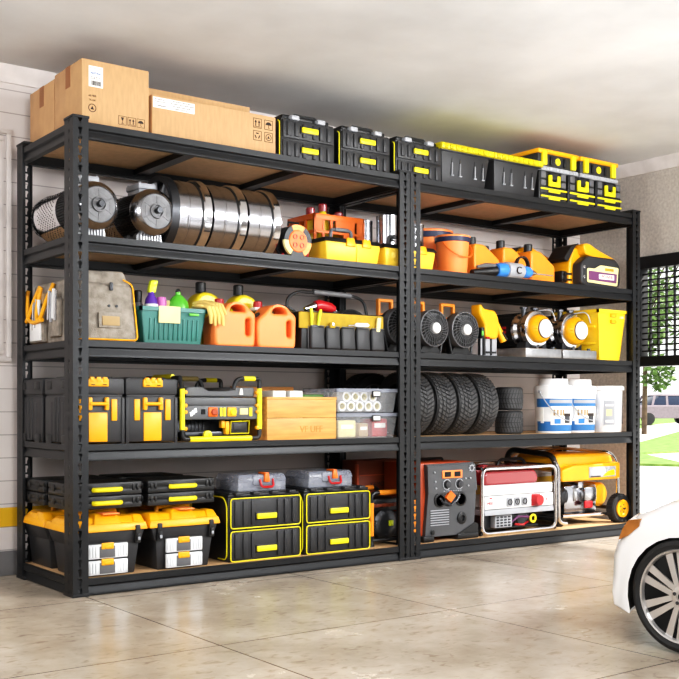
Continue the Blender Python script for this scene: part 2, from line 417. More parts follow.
# front carton
t = thing('cardboard_box', 'tall square brown cardboard box with white shipping label at left front corner of top shelf', 'box', (.060, .05, S1))
carton(.309, .303, .282).obj('carton', 'kraft', t)
b = B(); b.box(-.0008, .0002, .125, .178, .19, .2825); b.box(0, .309, .128, .175, .282, .2828); b.obj('tape', 'kraft_tape', t)
lb = B().box(.03, .094, Y, .0005, .168, .256).obj('shipping_label', 'paper', t)
k = B(); k.box(.034, .090, Y-.0006, Y, .246, .2475)
random.seed(3)
x = .042
while x < .082:
    q = random.choice((.001, .0018, .003)); k.box(x, x+q, Y-.0006, Y, .174, .194); x += q+random.choice((.001, .002))
for z_, n in ((.202, 3), (.208, 4)): 
    for i in range(n): k.box(.04+i*.011, .048+i*.011, Y-.0006, Y, z_, z_+.0025)
k.obj('barcode', 'ink', lb)
k = B(); k.text('AEETING', .0125, (.062, Y-.0006, .222)); k.obj('label_heading', 'ink_blue', lb)
k = B()
for i, x in enumerate((.165, .208, .251)): icon_frame(k, x, .028, .038, Y)
ic_glass(k, .165, .028, .038, Y); ic_up(k, .208, .028, .038, Y); ic_umb(k, .251, .028, .038, Y)
ic_round(k, .046, .078, .018, Y); k.text('AS HER', .011, (.046, Y, .126)); k.text('TE-150', .010, (.046, Y, .108))
k.X = Matrix.Translation((0, 0, 0)); ic = B(Matrix.Rotation(PI/2, 4, 'Z') @ Matrix.Translation((0, 0, 0)))
k.obj('printed_marks', 'ink', t)
# rear carton
t = thing('cardboard_box', 'brown cardboard box hidden behind the labelled one, at rear left corner of top shelf', 'box', (.064, .367, S1))
carton(.30, .30, .272).obj('carton', 'kraft', t)
b = B(); b.box(-.0008, .0002, .125, .178, .18, .2725); b.box(0, .30, .128, .175, .272, .2728); b.obj('tape', 'kraft_tape', t)
# long carton with back flap up
t = thing('cardboard_box', 'long low brown cardboard box with raised back flap and white sticker', 'box', (.385, .05, S1))
b = carton(.645, .40, .186); b.box(.01, .60, .16, .164, .184, .262); b.obj('carton', 'kraft', t)
lb = B().box(.004, .21, Y, .0005, .130, .176).obj('shipping_label', 'paper', t)
k = B()
for z_, x0, x1 in ((.166, .012, .06), (.168, .10, .2), (.156, .012, .075), (.157, .09, .205), (.146, .1, .19), (.139, .03, .07), (.136, .11, .17), (.1375, .025, .055)):
    x = x0
    while x < x1: q = random.uniform(.003, .008); k.box(x, min(x+q, x1), Y-.0006, Y, z_, z_+.003); x += q+.0018
k.obj('fine_print', 'ink', lb)
k = B(); s_ = .046
for x, z_ in ((.52, .120), (.582, .120), (.52, .062), (.582, .062)): icon_frame(k, x, z_, s_, Y)
ic_up(k, .52, .120, s_, Y); ic_umb(k, .582, .120, s_, Y); ic_round(k, .605, .085, .016, Y)
c = (.543, .085)
for a in range(3):
    an = a*2*PI/3+PI/2; k.prism([(c[0]+.016*math.cos(an+u)*r, c[1]+.016*math.sin(an+u)*r) for u, r in ((-.6, .6), (-.6, 1), (.5, 1), (.8, .75), (.5, .6))], 'xz', Y, Y+.0006)
k.obj('printed_marks', 'ink', t)

# black two-drawer cases
def drawer_case(label, loc, w, h, d, outline, group):
    t = thing('drawer_case', label, 'tool case', loc, 0, group)
    b = B(); b.box(0, w, .012, d, 0, h-.012, .008); b.box(.004, w-.004, .016, d-.004, h-.014, h, .004); b.obj('case_body', 'black', t)
    g = .018 if outline else .012; dz = (h-.014-g*(1.6 if outline else 1.2))/2
    for i in range(2):
        z0 = .006+i*(dz+g); z1 = z0+dz
        b = B(); b.box(.010, w-.010, .004, .02, z0, z1, .003)
        n = 7 if not outline else 5
        for x0, x1 in ((.03, .055), (.075, .10), (w-.10, w-.075), (w-.055, w-.03), (.12, .14), (w-.14, w-.12)): b.box(x0, x1, -.004, .006, z0+.010, z1-.010, .003)
        dr = b.obj('drawer', 'black2', t)
        hw = .048 if not outline else .055; hz = z0+dz*(.5 if not outline else .34)
        k = B(); k.box(w/2-hw-.004, w/2+hw+.004, -.001, .006, hz-.015, hz+.022, .003); k.obj('handle_recess', 'black', dr)
        k = B(); k.box(w/2-hw, w/2+hw, -.012, .0, hz-.010, hz+.016, .004); k.box(w/2-hw+.012, w/2+hw-.012, -.013, -.008, hz-.004, hz+.006, .002); k.obj('handle', 'lemon', dr)
        if outline:
            pts = fillet([(.008, -.001, z0-.002), (w-.008, -.001, z0-.002), (w-.008, -.001, z1+.002), (.008, -.001, z1+.002)], .016, 4, True)
            B().tube(pts, .0030, 6, True).obj('yellow_edging', 'lemon', dr)
    k = B(); k.tube(fillet([(-.001, .10, .012), (-.001, .035, .012), (-.001, .02, .03), (-.001, .02, h-.045), (-.001, .05, h-.012), (-.001, d-.06, h-.012)] if outline else
        [(-.001, .02, .01), (-.001, .02, h-.02), (-.001, .035, h-.012)], .02, 4), .0032, 6); k.obj('side_edging', 'lemon', t)
    k = B()
    lx = (.2, .62) if not outline else (.13, .37, .63, .87)
    if outline:
        for x in lx: k.box(w*x-.018, w*x+.018, -.002, .05, h-.004, h+.010, .003)
        k.box(.02, w-.02, .03, d-.03, h-.002, h+.008, .003); k.obj('top_clasps', 'black2', t)
    else:
        for x in (.18, .66): B().box(w*x, w*x+.045, .0, .05, h-.006, h+.016, .004).obj('latch', 'lgrey', t)
        k = B(); k.box(.02, w-.02, .03, .20, h-.002, h+.022, .008); k.tube(fillet([(w*.3, .05, h+.01), (w*.3, .05, h+.03), (w*.72, .05, h+.03), (w*.72, .05, h+.01)], .02), .007); k.obj('carry_handle', 'black', t)
    return t
G = 'black two-drawer cases on the top shelf'
c = drawer_case('black two-drawer case with yellow handles right beside the long cardboard box', (1.066, .05, S1), .32, .2, .38, False, G)
dup(c, (1.421, .05, S1), 'middle one of three black two-drawer cases with yellow handles on top shelves')
dup(c, (1.776, .05, S1), 'black two-drawer case with yellow handles touching the yellow-lidded totes')

# totes with yellow lids
def tote(label, loc, group):
    t = thing('storage_tote', label, 'storage tote', loc, 0, group); w, d, h = .375, .42, .235
    b = B(); b.hexa((.03, w-.03, .03, d-.02), (.006, w-.006, .008, d-.006), 0, h-.03, .010)
    b.box(-.004, w+.004, -.002, d+.002, h-.05, h-.036, .003)
    for x in (.085, .255):
        y0 = lambda z: .03-.022*z/(h-.03)
        for a, z0, z1 in ((0, .065, .155), (.06, .065, .155)):
            b.add([(x+a, y0(z0)-.003, z0), (x+a+.005, y0(z0)-.003, z0), (x+a+.005, y0(z1)-.003, z1), (x+a, y0(z1)-.003, z1),
                   (x+a, y0(z0)+.004, z0), (x+a+.005, y0(z0)+.004, z0), (x+a+.005, y0(z1)+.004, z1), (x+a, y0(z1)+.004, z1)],
                  [(0,1,2,3), (0,4,5,1), (1,5,6,2), (2,6,7,3), (3,7,4,0)])
    b.obj('tub', 'black2', t)
    k = B()
    for x in (.085, .255):
        for a in (0, .06): k.box(x+a, x+a+.020, .016, .026, .061, .067); k.box(x+a, x+a+.003, .008, .024, .067, .13)
    k.obj('moulded_ticks', 'lgrey', t)
    b = B(); b.box(-.008, w+.008, -.014, d+.012, h-.044, h-.010, .006); b.box(.01, w-.01, .012, d-.012, h-.012, h, .006)
    for i in range(9): b.box(.008+i*.041, .034+i*.041, -.02, -.01, h-.04, h-.016, .004); b.obj('lid', 'lemon', t)
    return t
G = 'yellow-lidded totes on the top shelf'
c = tote('left one of two charcoal storage totes with bright yellow lids on top shelf', (2.085, .05, S1), G)
dup(c, (2.478, .05, S1), 'right one of two charcoal storage totes, next to yellow and black tool towers')

# yellow and black tool towers
def tower(label, loc, group):
    t = thing('tool_tower', label, 'tool box', loc, 0, group); w, d, h = .235, .30, .185
    b = B(); b.box(0, w, .01, d, 0, h, .006); b.obj('box_body', 'black', t)
    for x in (.012, w-.052):
        for z1, z2 in ((h-.045, h-.004), (.098, .13)): B().box(x, x+.04, .002, .012, z1, z2, .003).obj('corner_block', 'grey', t)
    for z0 in (.012, .055):
        dr = B().box(.008, w-.008, .004, .014, z0, z0+.036, .003).obj('drawer', 'black2', t)
        k = B(); k.box(.008, w-.008, -.003, .006, z0+.018, z0+.028, .002); k.box(w*.3, w*.7, -.007, .004, z0+.004, z0+.024, .003); k.obj('drawer_pull', 'lemon', dr)
    k = B(); k.solid([[(w*.3, .096), (w*.7, .096), (w*.7, .16), (w*.6, .16), (w*.6, .122), (w*.4, .122), (w*.4, .16), (w*.3, .16)]], 'xz', -.008, .006, .002, .004); k.obj('latch', 'lemon', t)
    k = B(); k.box(w*.36, w*.64, -.004, .012, .135, .176, .005); k.obj('latch_block', 'dsteel', t)
    return t
G = 'yellow and black tool towers at right end of top shelf'
c = tower('left tool tower of three, black with yellow drawer pulls, beside the right tote', (2.858, .06, S1), G)
dup(c, (3.107, .06, S1), 'middle tool tower of three, black with yellow drawer pulls, bridging both upper cases')
dup(c, (3.356, .06, S1), 'right tool tower of three, nearest the right end of the top shelf')
def upper_case(label, loc, group):
    t = thing('tool_case', label, 'tool case', loc, 0, group); w, d, h = .345, .26, .124
    b = B(); b.box(.006, w-.006, .008, d-.008, .022, h-.02, .008); b.obj('case_body', 'black2', t)
    b = B(); b.box(0, w, 0, d, 0, .024, .004)
    for i in range(12): b.box(.01+i*.028, .026+i*.028, -.003, .004, .004, .02, .002)
    b.obj('base_rail', 'lgrey', t)
    b = B(); b.box(-.002, w+.002, -.004, d+.004, h-.026, h, .007); b.box(.07, w-.07, -.008, .03, h-.022, h-.002, .004); b.obj('lid', 'yellow', t)
    for x in (.03, w-.065):
        k = B(); k.box(x, x+.035, -.012, .01, .028, h-.014, .005); k.obj('latch', 'lemon', t)
    k = B(); k.lathe((w/2, .010, .062), (0,-1,0), [(.021, 0), (.021, .006), (.018, .008), (0, .008)]); k.obj('badge', 'lemon', t)
    k = B(); k.box(w*.30, w*.36, -.004, .012, .034, .088, .004); k.box(w*.64, w*.70, -.004, .012, .034, .088, .004); k.obj('bracket', 'black', t)
    return t
G = 'yellow-lidded cases on top of the tool towers'
c = upper_case('left case of two with yellow lid and latches, lying on top of the tool towers', (2.842, .06, S1+.185), G)
dup(c, (3.206, .06, S1+.185), 'right case of two with yellow lid and latches, lying on top of the tool towers')

# ================================================================ second shelf
def motor(label, loc, group):
    t = thing('electric_motor', label, 'motor', loc, 0, group); c = .150; r = .083
    b = B(); n = 56; poly = []
    for i in range(n):
        a0 = 2*PI*i/n
        for u, R in ((0, .088), (.22, .102), (.55, .102), (.77, .088)): a = a0+2*PI/n*u; poly.append((R*math.cos(a), c+R*math.sin(a)))
    b.prism(poly, 'xz', .07, .27); b.obj('finned_body', 'dsteel', t)
    b = B(); b.lathe((0, .09, c), (0,-1,0), [(.103, 0), (.105, .02), (.103, .035), (.094, .055), (.080, .066), (.076, .062), (.07, .050), (0, .05)], 40); b.obj('end_bell', 'steel', t)
    b = B(); b.lathe((0, .09, c), (0,-1,0), [(.0765, .05), (.0765, .061), (.034, .064), (.032, .074), (.026, .075), (.024, .066), (.012, .066), (0, .066)], 40)
    for k in range(6):
        a = k*PI/3+.5; b.box(-.0025, .0025, .024, .032, .034, .066) if 0 else b.cyl((.036*math.cos(a), .027, c+.036*math.sin(a)), (.068*math.cos(a), .029, c+.068*math.sin(a)), .003, n=6)
    b.ring((0, .03, c), (0,-1,0), [(.050, -.006), (.056, -.006), (.056, .004), (.050, .004)], 32); b.obj('face_plate', 'face', t)
    b = B(); b.cyl((0, .026, c), (0, -.008, c), .013); b.box(-.004, .004, -.006, .018, c+.011, c+.016); b.obj('shaft', 'dsteel', t)
    b = B(); b.lathe((0, .27, c), (0,1,0), [(.104, -.012), (.106, 0), (.106, .21), (.112, .22), (.112, .26), (.1, .29), (.08, .31), (0, .315)], 40)
    b.obj('fan_cover', 'chrome', t)
    b = B()
    for i in range(36):
        for j in range(13):
            a = 2*PI*(i+.5*(j % 2))/36; q = Vector((.1065*math.cos(a), .29+j*.0145, c+.1065*math.sin(a)))
            b.cyl(q-Vector((math.cos(a), 0, math.sin(a)))*.001, q+Vector((math.cos(a), 0, math.sin(a)))*.0004, .0034, n=5)
    b.obj('vent_holes', 'well', t)
    for y0 in (.10, .21):
        b = B(); b.prism([(-.062, .045), (-.062, 0), (-.045, 0), (-.04, .025), (.04, .025), (.045, 0), (.062, 0), (.062, .045), (.045, .07), (-.045, .07)], 'xz', y0, y0+.04)
        if y0 < .2:
            for i in range(8): b.box(-.05+i*.0135, -.044+i*.0135, .085, .101, .028, .060)
        b.obj('mounting_foot', 'cast', t)
    b = B(); b.box(-.04, .035, .12, .24, c+.09, c+.112, .003); b.box(-.046, .041, .112, .248, c+.112, c+.138, .006)
    for x in (-.036, .031):
        for y0 in (.122, .238): b.cyl((x, y0, c+.137), (x, y0, c+.142), .006, n=8)
    b.obj('terminal_box', 'lgrey', t)
    return t
G = 'electric motors on the second shelf'
c = motor('left silver electric motor with finned body, partly behind the left front post', (.150, .055, S2), G)
dup(c, (.423, .055, S2), 'right silver electric motor with finned body, beside the steel drums')

def drum(label, x, spokes=False):
    t = thing('steel_drum', label, 'drum', (x, .245, S2+.172), 0, 'steel drums lying end to end'); w = .186; R = .160
    B().lathe((0,0,0), (1,0,0), [(R*.9, .004), (R, .004), (R, .056), (R+.003, .06), (R+.003, .066), (R, .07), (R, w-.05), (R*.9, w-.05)], 64).obj('shell', 'steel', t)
    B().ring((0,0,0), (1,0,0), [(R-.02, w-.05), (R+.004, w-.05), (R+.011, w-.044), (R+.012, w-.012), (R+.006, w-.006), (R-.02, w-.006)], 64).obj('rim_band', 'chrome', t)
    B().ring((0,0,0), (1,0,0), [(R-.02, w-.054), (R+.004, w-.056), (R+.005, w-.046), (R-.02, w-.046)], 64).obj('seam', 'black', t)
    b = B(); b.lathe((0,0,0), (1,0,0), [(0, w-.02), (R-.02, w-.02), (R-.02, w-.012), (0, w-.012)], 48); b.obj('end_plate', 'steel', t)
    e = B(); e.lathe((0,0,0), (1,0,0), [(0, .012), (R-.02, .012), (R-.014, .004), (0, .006)], 48); e.obj('end_cover', 'black', t)
    if spokes:
        k = B(); k.ring((0,0,0), (-1,0,0), [(R-.012, -.01), (R+.012, -.01), (R+.012, .03), (R-.012, .03)], 48)
        k.obj('end_rim', 'dsteel', t)
        k = B()
        for i in range(10): a = i*PI/5+.2; k.cyl((-.018, .02*math.cos(a), .02*math.sin(a)), (-.018, (R-.01)*math.cos(a), (R-.01)*math.sin(a)), .006, n=6)
        k.lathe((0,0,0), (-1,0,0), [(.035, 0), (.035, .03), (0, .034)]); k.obj('spoked_wheel', 'lgrey', t)
    return t
drum('leftmost of three polished steel drums lying on their side, spoked end wheel', .527, True)
drum('middle polished steel drum of three lying in a row', .716)
drum('rightmost of three polished steel drums, nearest the orange cable reel', .905)

# small burlap sack
t = thing('burlap_sack', 'small brown burlap sack with dark lettering behind the orange cable reel', 'sack', (1.175, .23, S2))
b = B(); b.lathe((0,0,0), (0,0,1), [(0, 0), (.062, .002), (.07, .03), (.066, .08), (.052, .115), (.03, .125), (.026, .135), (.04, .155), (.035, .158), (0, .15)], 20); o = b.obj('sack_body', 'sack', t)
for v in o.data.vertices: v.co += Vector((1, .5, .6))*(noise.noise(v.co*28)*.008); v.co.z = max(v.co.z, 0)
B().text('TOL', .05, (-.008, -.073, .018), ext=.004).obj('lettering', 'ink', t)

# cable reel
t = thing('cable_reel', 'round orange cable reel with four sockets standing beside the drums', 'cable reel', (1.185, .10, S2)); c = .088; r = .08
for i, (m_, n_) in enumerate((('jug', 'orange_segment'), ('black', 'black_segment'), ('jug', 'orange_segment'), ('black', 'black_segment'), ('cream', 'cream_segment'), ('black', 'black_segment'))):
    a0 = PI*2/3-.05-i*PI/3; pts = []
    A = [a0-j*(PI/3-.03)/8 for j in range(9)]
    k = B(); k.prism([(r*math.cos(a), c+r*math.sin(a)) for a in A]+[(r*.68*math.cos(a), c+r*.68*math.sin(a)) for a in A[::-1]], 'xz', -.012, .004); k.obj(n_, m_, t)
B().lathe((0, .004, c), (0,1,0), [(0, 0), (r+.002, 0), (r+.002, .006), (.05, .012), (.05, .06), (r, .066), (r, .074), (0, .074)], 40).obj('drum_flanges', 'black', t)
B().lathe((0, .002, c), (0,-1,0), [(.056, 0), (.056, .012), (.05, .018), (0, .018)], 32).obj('socket_plate', 'orange', t)
for dx in (-.02, .02):
    for dz in (-.02, .02): B().ring((dx, -.0155, c+dz), (0,-1,0), [(.013, 0), (.013, .004), (.009, .004), (.009, -.001)], 18).obj('socket', 'rust', t)
b = B(); b.tube(fillet([(.085, .03, c+.03), (.088, .03, c-.05), (.075, .03, .006), (.075, -.02, .006)], .02), .006); b.tube(fillet([(-.06, .03, c-.06), (-.07, .03, .006), (-.07, -.02, .006)], .02), .006); b.obj('stand', 'red', t)
B().tube([(-.03, .03, c+.078), (-.03, .03, c+.095), (.03, .03, c+.095), (.03, .03, c+.078)], .005).obj('carry_handle', 'black', t)

# orange crate with three bottles
t = thing('plastic_crate', 'orange slotted plastic crate standing behind the yellow toolbox', 'crate', (1.43, .30, S2)); w, d, h = .33, .25, .285
b = B(); b.box(0, w, 0, d, 0, .012)
for z0, z1 in ((.0, .03), (.11, .125), (.185, .2), (.255, .285)):
    b.box(0, w, 0, .012, z0, z1, .002); b.box(0, w, d-.012, d, z0, z1, .002); b.box(0, .012, 0, d, z0, z1, .002); b.box(w-.012, w, 0, d, z0, z1, .002)
for i in range(7):
    x = i*(w-.014)/6
    if i not in (3, 4): b.box(x, x+.014, .001, .011, .02, .26)
    b.box(x, x+.014, d-.011, d-.001, .02, .26)
for i in range(4): y = i*(d-.014)/3; b.box(.001, .011, y, y+.014, .02, .26); b.box(w-.011, w-.001, y, y+.014, .02, .26)
b.box(.19, .32, .001, .008, .125, .19); b.box(0, .05, .001, .008, .2, .255); b.box(.14, .33, .001, .008, .2, .265)
b.obj('crate_body', 'orange', t)
def small_bottle(label, loc, s):
    t = thing('bottle', label, 'bottle', loc, 0, 'maroon-capped bottles in the orange crate')
    B().lathe((0,0,0), (0,0,1), [(.03, 0), (.034, .01), (.034, .19*s), (.028, .215*s), (.018, .235*s), (.018, .25*s), (0, .25*s)], 20).obj('bottle_body', 'ybottle', t)
    B().lathe((0,0,.236*s), (0,0,1), [(.024, 0), (.025, .035), (.02, .042), (0, .042)], 20).obj('cap', 'maroon', t)
for x, s, l in ((1.475, 1.16, 'left yellow bottle with maroon cap in the orange crate, mostly hidden'), (1.555, 1.28, 'middle and tallest yellow bottle with maroon cap in the orange crate'), (1.66, 1.14, 'right yellow bottle with maroon cap in the orange crate')): small_bottle(l, (x, .40, S2+.013), s)

# yellow toolboxes with black lids
def lid_box(label, loc, group, m='ylight'):
    t = thing('toolbox', label, 'toolbox', loc, 0, group); w, d, h = .36, .20, .125
    b = B(); b.hexa((.02, w-.02, .01, d-.01), (.004, w-.004, 0, d), 0, .105, .012); b.box(w*.555, w*.565, -.001, .004, .004, .1); b.obj('tub', M['ylight'], t)
    b = B(); b.hexa((-.003, w+.003, -.003, d+.003), (.01, w-.01, .012, d-.012), .103, h, .004); b.obj('lid', 'black', t)
    b = B(); b.tube(fillet([(w*.30, d/2, h-.004), (w*.30, d/2, h+.055), (w*.66, d/2, h+.055), (w*.66, d/2, h-.004)], .02), .009); b.box(w*.36, w*.6, d/2-.014, d/2+.014, h+.046, h+.066, .006); b.obj('carry_handle', 'grey', t)
    for x in (.44, .72): B().hexa((w*x-.03, w*x+.03, -.010, .004), (w*x-.022, w*x+.022, -.004, .01), .085, .128, .004).obj('latch', 'yellow', t)
    return t
M['ylight'] = mat('pale_yellow_plastic', (247, 204, 60), .4, 0, .03)
G = 'yellow toolboxes with black lids'
c = lid_box('yellow toolbox with black lid and grey handle beside the orange cable reel', (1.325, .06, S2), G)
dup(c, (1.700, .06, S2), 'yellow toolbox with black lid half hidden behind the middle posts', group=G)

# tin cans
def can(label, loc, r, h):
    t = thing('paint_tin', label, 'tin', loc, 0, 'bare steel tins on the second shelf')
    B().lathe((0,0,0), (0,0,1), [(r*.9, 0), (r, 0), (r, .006), (r*.985, .01), (r*.985, h-.014), (r, h-.01), (r, h), (r*.9, h), (r*.88, h-.006)], 32).obj('tin_body', 'steel', t)
    B().lathe((0,0,h-.007), (0,0,1), [(r*.87, 0), (r*.87, .003), (r*.7, .001), (0, .001)], 32).obj('lid', 'steel', t)
can('shorter bare steel tin behind the yellow toolboxes, just right of orange crate', (1.80, .37, S2), .055, .285)
can('taller bare steel tin behind the yellow toolboxes, left of the middle posts', (1.90, .28, S2), .062, .31)
can('bare steel tin right of the middle posts, beside the orange buckets', (2.165, .36, S2), .051, .30)

# buckets
def bucket(label, loc, sc=1.):
    t = thing('bucket', label, 'bucket', loc, 0, 'orange buckets with navy rims'); t.scale = (sc, sc, sc*1.06)
    B().lathe((0,0,0), (0,0,1), [(0, 0), (.078, 0), (.08, .005), (.092, .175), (.086, .178), (.08, .03)], 36).obj('pail', 'peach', t)
    B().ring((0,0,0), (0,0,1), [(.090, .172), (.098, .174), (.100, .196), (.096, .2), (.088, .2)], 36).obj('rim_band', 'navy', t)
    B().lathe((0,0,.196), (0,0,1), [(.1, 0), (.1, .008), (.09, .012), (.04, .016), (0, .016)], 36).obj('lid', 'peach', t)
    pts = [(.098*math.cos(a), -.03-.075*math.sin(a), .165-.075*math.sin(a)) for a in [PI*i/14 for i in range(15)]]
    B().tube(pts, .004, 6).obj('bail_handle', 'orange', t)
bucket('front orange bucket with navy rim and drooping handle', (2.255, .15, S2))
bucket('rear orange bucket with navy rim, partly hidden behind the front bucket', (2.33, .42, S2), 1.32)
# jugs
def jug(label, loc, group):
    t = thing('oil_jug', label, 'jug', loc, 0, group)
    w, h = .205, .20
    B().solid([[(0, 0), (w, 0), (w, .12), (.08, .2), (0, .2)]], 'xz', 0, .12, .010, .02).obj('jug_body', 'jug', t)
    b = B(); b.lathe((.036, .06, .19), (0,0,1), [(.028, 0), (.028, .012), (.025, .012), (.026, .05), (.022, .054), (0, .054)], 20); b.obj('cap', 'black', t)
    return t
G = 'orange jugs with black caps on the second shelf'
c = jug('front left orange jug with black cap, beside the orange bucket', (2.43, .16, S2), G)
for p, l in (((2.66, .16, S2), 'front middle orange jug with black cap, behind the blue power tool'),
             ((2.89, .16, S2), 'front right orange jug with black cap, left of the yellow battery packs'),
             ((2.50, .36, S2), 'rear left orange jug, mostly hidden with black cap showing'),
             ((2.73, .36, S2), 'rear middle orange jug, only black cap showing between front jugs'),
             ((2.96, .36, S2), 'rear right orange jug, mostly hidden behind the front right jug')): dup(c, p, l)

# blue power tool lying at the shelf edge
t = thing('rotary_hammer', 'blue and grey power drill lying on its side before the orange jugs', 'power drill', (2.36, .105, S2+.006))
b = B(); b.tube([(0, 0, .018), (.06, 0, .026), (.14, -.01, .034), (.20, -.02, .045)], [.018, .022, .026, .034], 14); b.obj('grip', 'black', t)
b = B(); b.tube([(.02, -.02, .05), (.08, -.028, .062), (.15, -.03, .066)], [.008, .013, .010], 8); b.obj('trigger_guard', 'grey', t)
b = B(); b.tube([(.165, -.02, .043), (.2, -.02, .045), (.235, -.02, .047)], [.036, .042, .040], 18); b.obj('motor_housing', 'skyblue', t)
b = B(); b.tube([(.235, -.02, .047), (.24, -.02, .047), (.35, -.025, .048), (.365, -.025, .048)], [.038, .048, .045, .036], 20); b.obj('gear_housing', 'lgrey', t)
b = B(); b.text('C', .06, (.298, -.0715, .026), ext=.003); b.obj('housing_mark', 'ink', t)
b = B(); b.tube([(.365, -.025, .048), (.37, -.025, .048), (.415, -.026, .046), (.435, -.026, .046)], [.03, .036, .034, .024], 20); b.obj('collar', 'skyblue', t)
b = B(); b.tube([(.435, -.026, .046), (.47, -.027, .045), (.485, -.027, .044)], [.022, .014, .007], 14); b.tube([(.48, -.027, .044), (.62, -.03, .042)], .0045, 8); b.obj('chuck_and_bit', 'chrome', t)
b = B(); b.ring((.375, -.02, .085), (0,1,0), [(.044, -.012), (.052, -.012), (.052, .012), (.044, .012)], 24); b.obj('side_handle', 'black', t)

# yellow battery packs
def battery(label, loc, rz, group):
    t = thing('battery_pack', label, 'battery pack', loc, rz, group); w = .36
    b = B(); b.solid([[(0, .02), (.04, 0), (w-.04, 0), (w, .03), (w, .15), (w-.05, .19), (.06, .19), (0, .14)]], 'xz', 0, .075, .012, .02); b.obj('front_housing', 'black2', t)
    b = B(); b.solid([[(.05, .03), (w-.035, .02), (w-.02, .135), (.17, .14), (.12, .115), (.05, .115)]], 'xz', -.004, .01, .002, .012); lb = b.obj('front_label', 'cream', t)
    b = B(); b.solid([[(.06, .045), (w-.045, .038), (w-.04, .095), (.06, .10)]], 'xz', -.007, -.002, .001, .006); b.obj('label_panel', 'purplelab', lb)
    b = B(); b.box(.15, .29, -.009, -.006, .055, .085, .001); b.obj('label_flash', 'paper', lb)
    B().text('POWER', .03, (.225, -.0095, .06)).obj('label_word', 'red', lb)
    b = B(); b.box(.21, .29, -.006, -.003, .108, .125, .001); b.obj('label_tab', 'olive', lb)
    b = B(); b.solid([[(-.03, 0), (.30, 0), (.33, .17), (.22, .205), (.12, .205), (.06, .245), (.02, .245), (-.02, .17)]], 'xz', .075, .25, .012, .03)
    b.solid([[(.06, .20), (.32, .165), (.34, .19), (.18, .235), (.09, .27), (.04, .262)]], 'xz', .02, .11, .008, .02); b.obj('rear_housing', 'yellow', t)
    b = B(); b.solid([[(-.05, .15), (.02, .25), (.05, .27), (-.02, .25), (-.085, .17)]], 'xz', .06, .20, .006, .01); b.box(-.07, -.02, .09, .20, .03, .10, .01); b.box(-.066, .0, .074, .08, .04, .052); b.box(-.066, .0, .074, .08, .075, .087); b.obj('grip_pad', 'black', t)
    for z in (.06, .12): B().lathe((.022, .002, z), (0,-1,0), [(.010, 0), (.010, .006), (0, .008)], 12).obj('screw', 'chrome', t)
    return t
G = 'yellow and black battery packs'
c = battery('front yellow and black battery pack with plum label at right end of second shelf', (3.215, .06, S2), 0, G)
dup(c, (3.03, .36, S2), 'rear yellow and black battery pack, mostly hidden behind the front one')

# ================================================================ third shelf
# open tote tool bag at left side
t = thing('tool_bag', 'grey tool bag with yellow straps hung with tools at left end of third shelf', 'tool bag', (.055, .20, S3)); w, d, h = .24, .44, .28
b = B(); b.hexa((0, w, 0, d), (.01, w-.02, .02, d-.02), 0, .285, .02, 3); o = b.obj('bag_body', 'felt', t)
b = B(); b.box(-.022, .006, .22, .40, .012, .17, .010); b.obj('side_pocket', 'felt', t)
b = B(); b.box(-.020, .006, .05, .17, .03, .20, .010); b.obj('side_pocket', 'felt', t)
b = B(); b.box(-.030, -.018, .24, .37, .02, .115, .005); b.obj('clear_pouch', 'white', t)
b = B(); b.box(-.012, .012, .25, .36, .185, .235, .004); b.obj('leather_patch', 'felt_patch', t)
for y0, s_ in ((.20, 1.), (.36, .9)): B().tube(fillet([(.0, y0-.05, .27), (-.026, y0-.03, .20), (-.036, y0+.01, .12), (-.036, y0+.06, .105), (-.03, y0+.08, .16), (-.012, y0+.07, .26)], .05, 5), .0095, 8).obj('strap', 'yellow', t)
B().tube(fillet([(-.028, .40, .23), (-.034, .38, .12), (-.036, .30, .10), (-.034, .20, .11)], .05, 5), .0095, 8).obj('strap', 'yellow', t)
for i, (y0, z0) in enumerate(((.07, .19), (.095, .20), (.12, .185), (.145, .195), (.27, .165), (.30, .17), (.33, .16))):
    B().tube([(-.026, y0, z0-.09), (-.022, y0, z0+.04)], .008, 8).obj('tool_handle', ('chrome', 'white', 'lgrey')[i % 3], t)
b = B(); b.tube(fillet([(.03, .03, .2), (.03, .06, .27), (.03, .19, .27), (.03, .22, .2)], .05, 5), .008, 8); b.obj('carry_handle', 'felt', t)
# felt bag
t = thing('felt_bag', 'tall grey felt bag with tan leather patch and yellow piping beside the teal basket', 'bag', (.055, .06, S3)); w = .27
b = B(); pr = []
b.hexa((0, w, 0, .125), (.01, w-.012, .03, .115), 0, .262, .022, 3); b.hexa((.02, w-.012, .035, .11), (.06, w-.05, .05, .10), .245, .31, .012, 3); o = b.obj('bag_body', 'felt', t)
for v in o.data.vertices:
    if v.co.z > .2: v.co.z += .012*noise.noise(v.co*14)
    v.co.y += .008*noise.noise(v.co*11)
b = B(); b.solid([[(.085, .062), (.19, .062), (.19, .128), (.085, .128)]], 'xz', .0, .012, .002, .004); p = b.obj('pocket_flap', 'felt', t)
b = B(); b.box(.10, .18, -.004, .006, .072, .112, .002); b.obj('leather_patch', 'felt_patch', p)
b = B(); b.tube(fillet([(.0, .002, .012), (w-.004, .0, .012), (w-.016, .027, .255), (w-.06, .03, .275)], .02, 4), .0035, 6); b.obj('piping', 'yellow', t)
for x in (.14, .175): B().lathe((x, .022, .158), (0,-1,0), [(.006, 0), (.006, .006), (0, .007)], 12).obj('snap', 'dsteel', t)
B().box(.145, .16, .018, .03, .225, .26, .003).obj('buckle', 'dsteel', t)
b = B(); b.tube(fillet([(w-.03, .06, .24), (w+.004, .07, .25), (w+.006, .08, .19), (w-.01, .08, .14)], .02, 4), .008, 8); b.obj('side_strap', 'black', t)

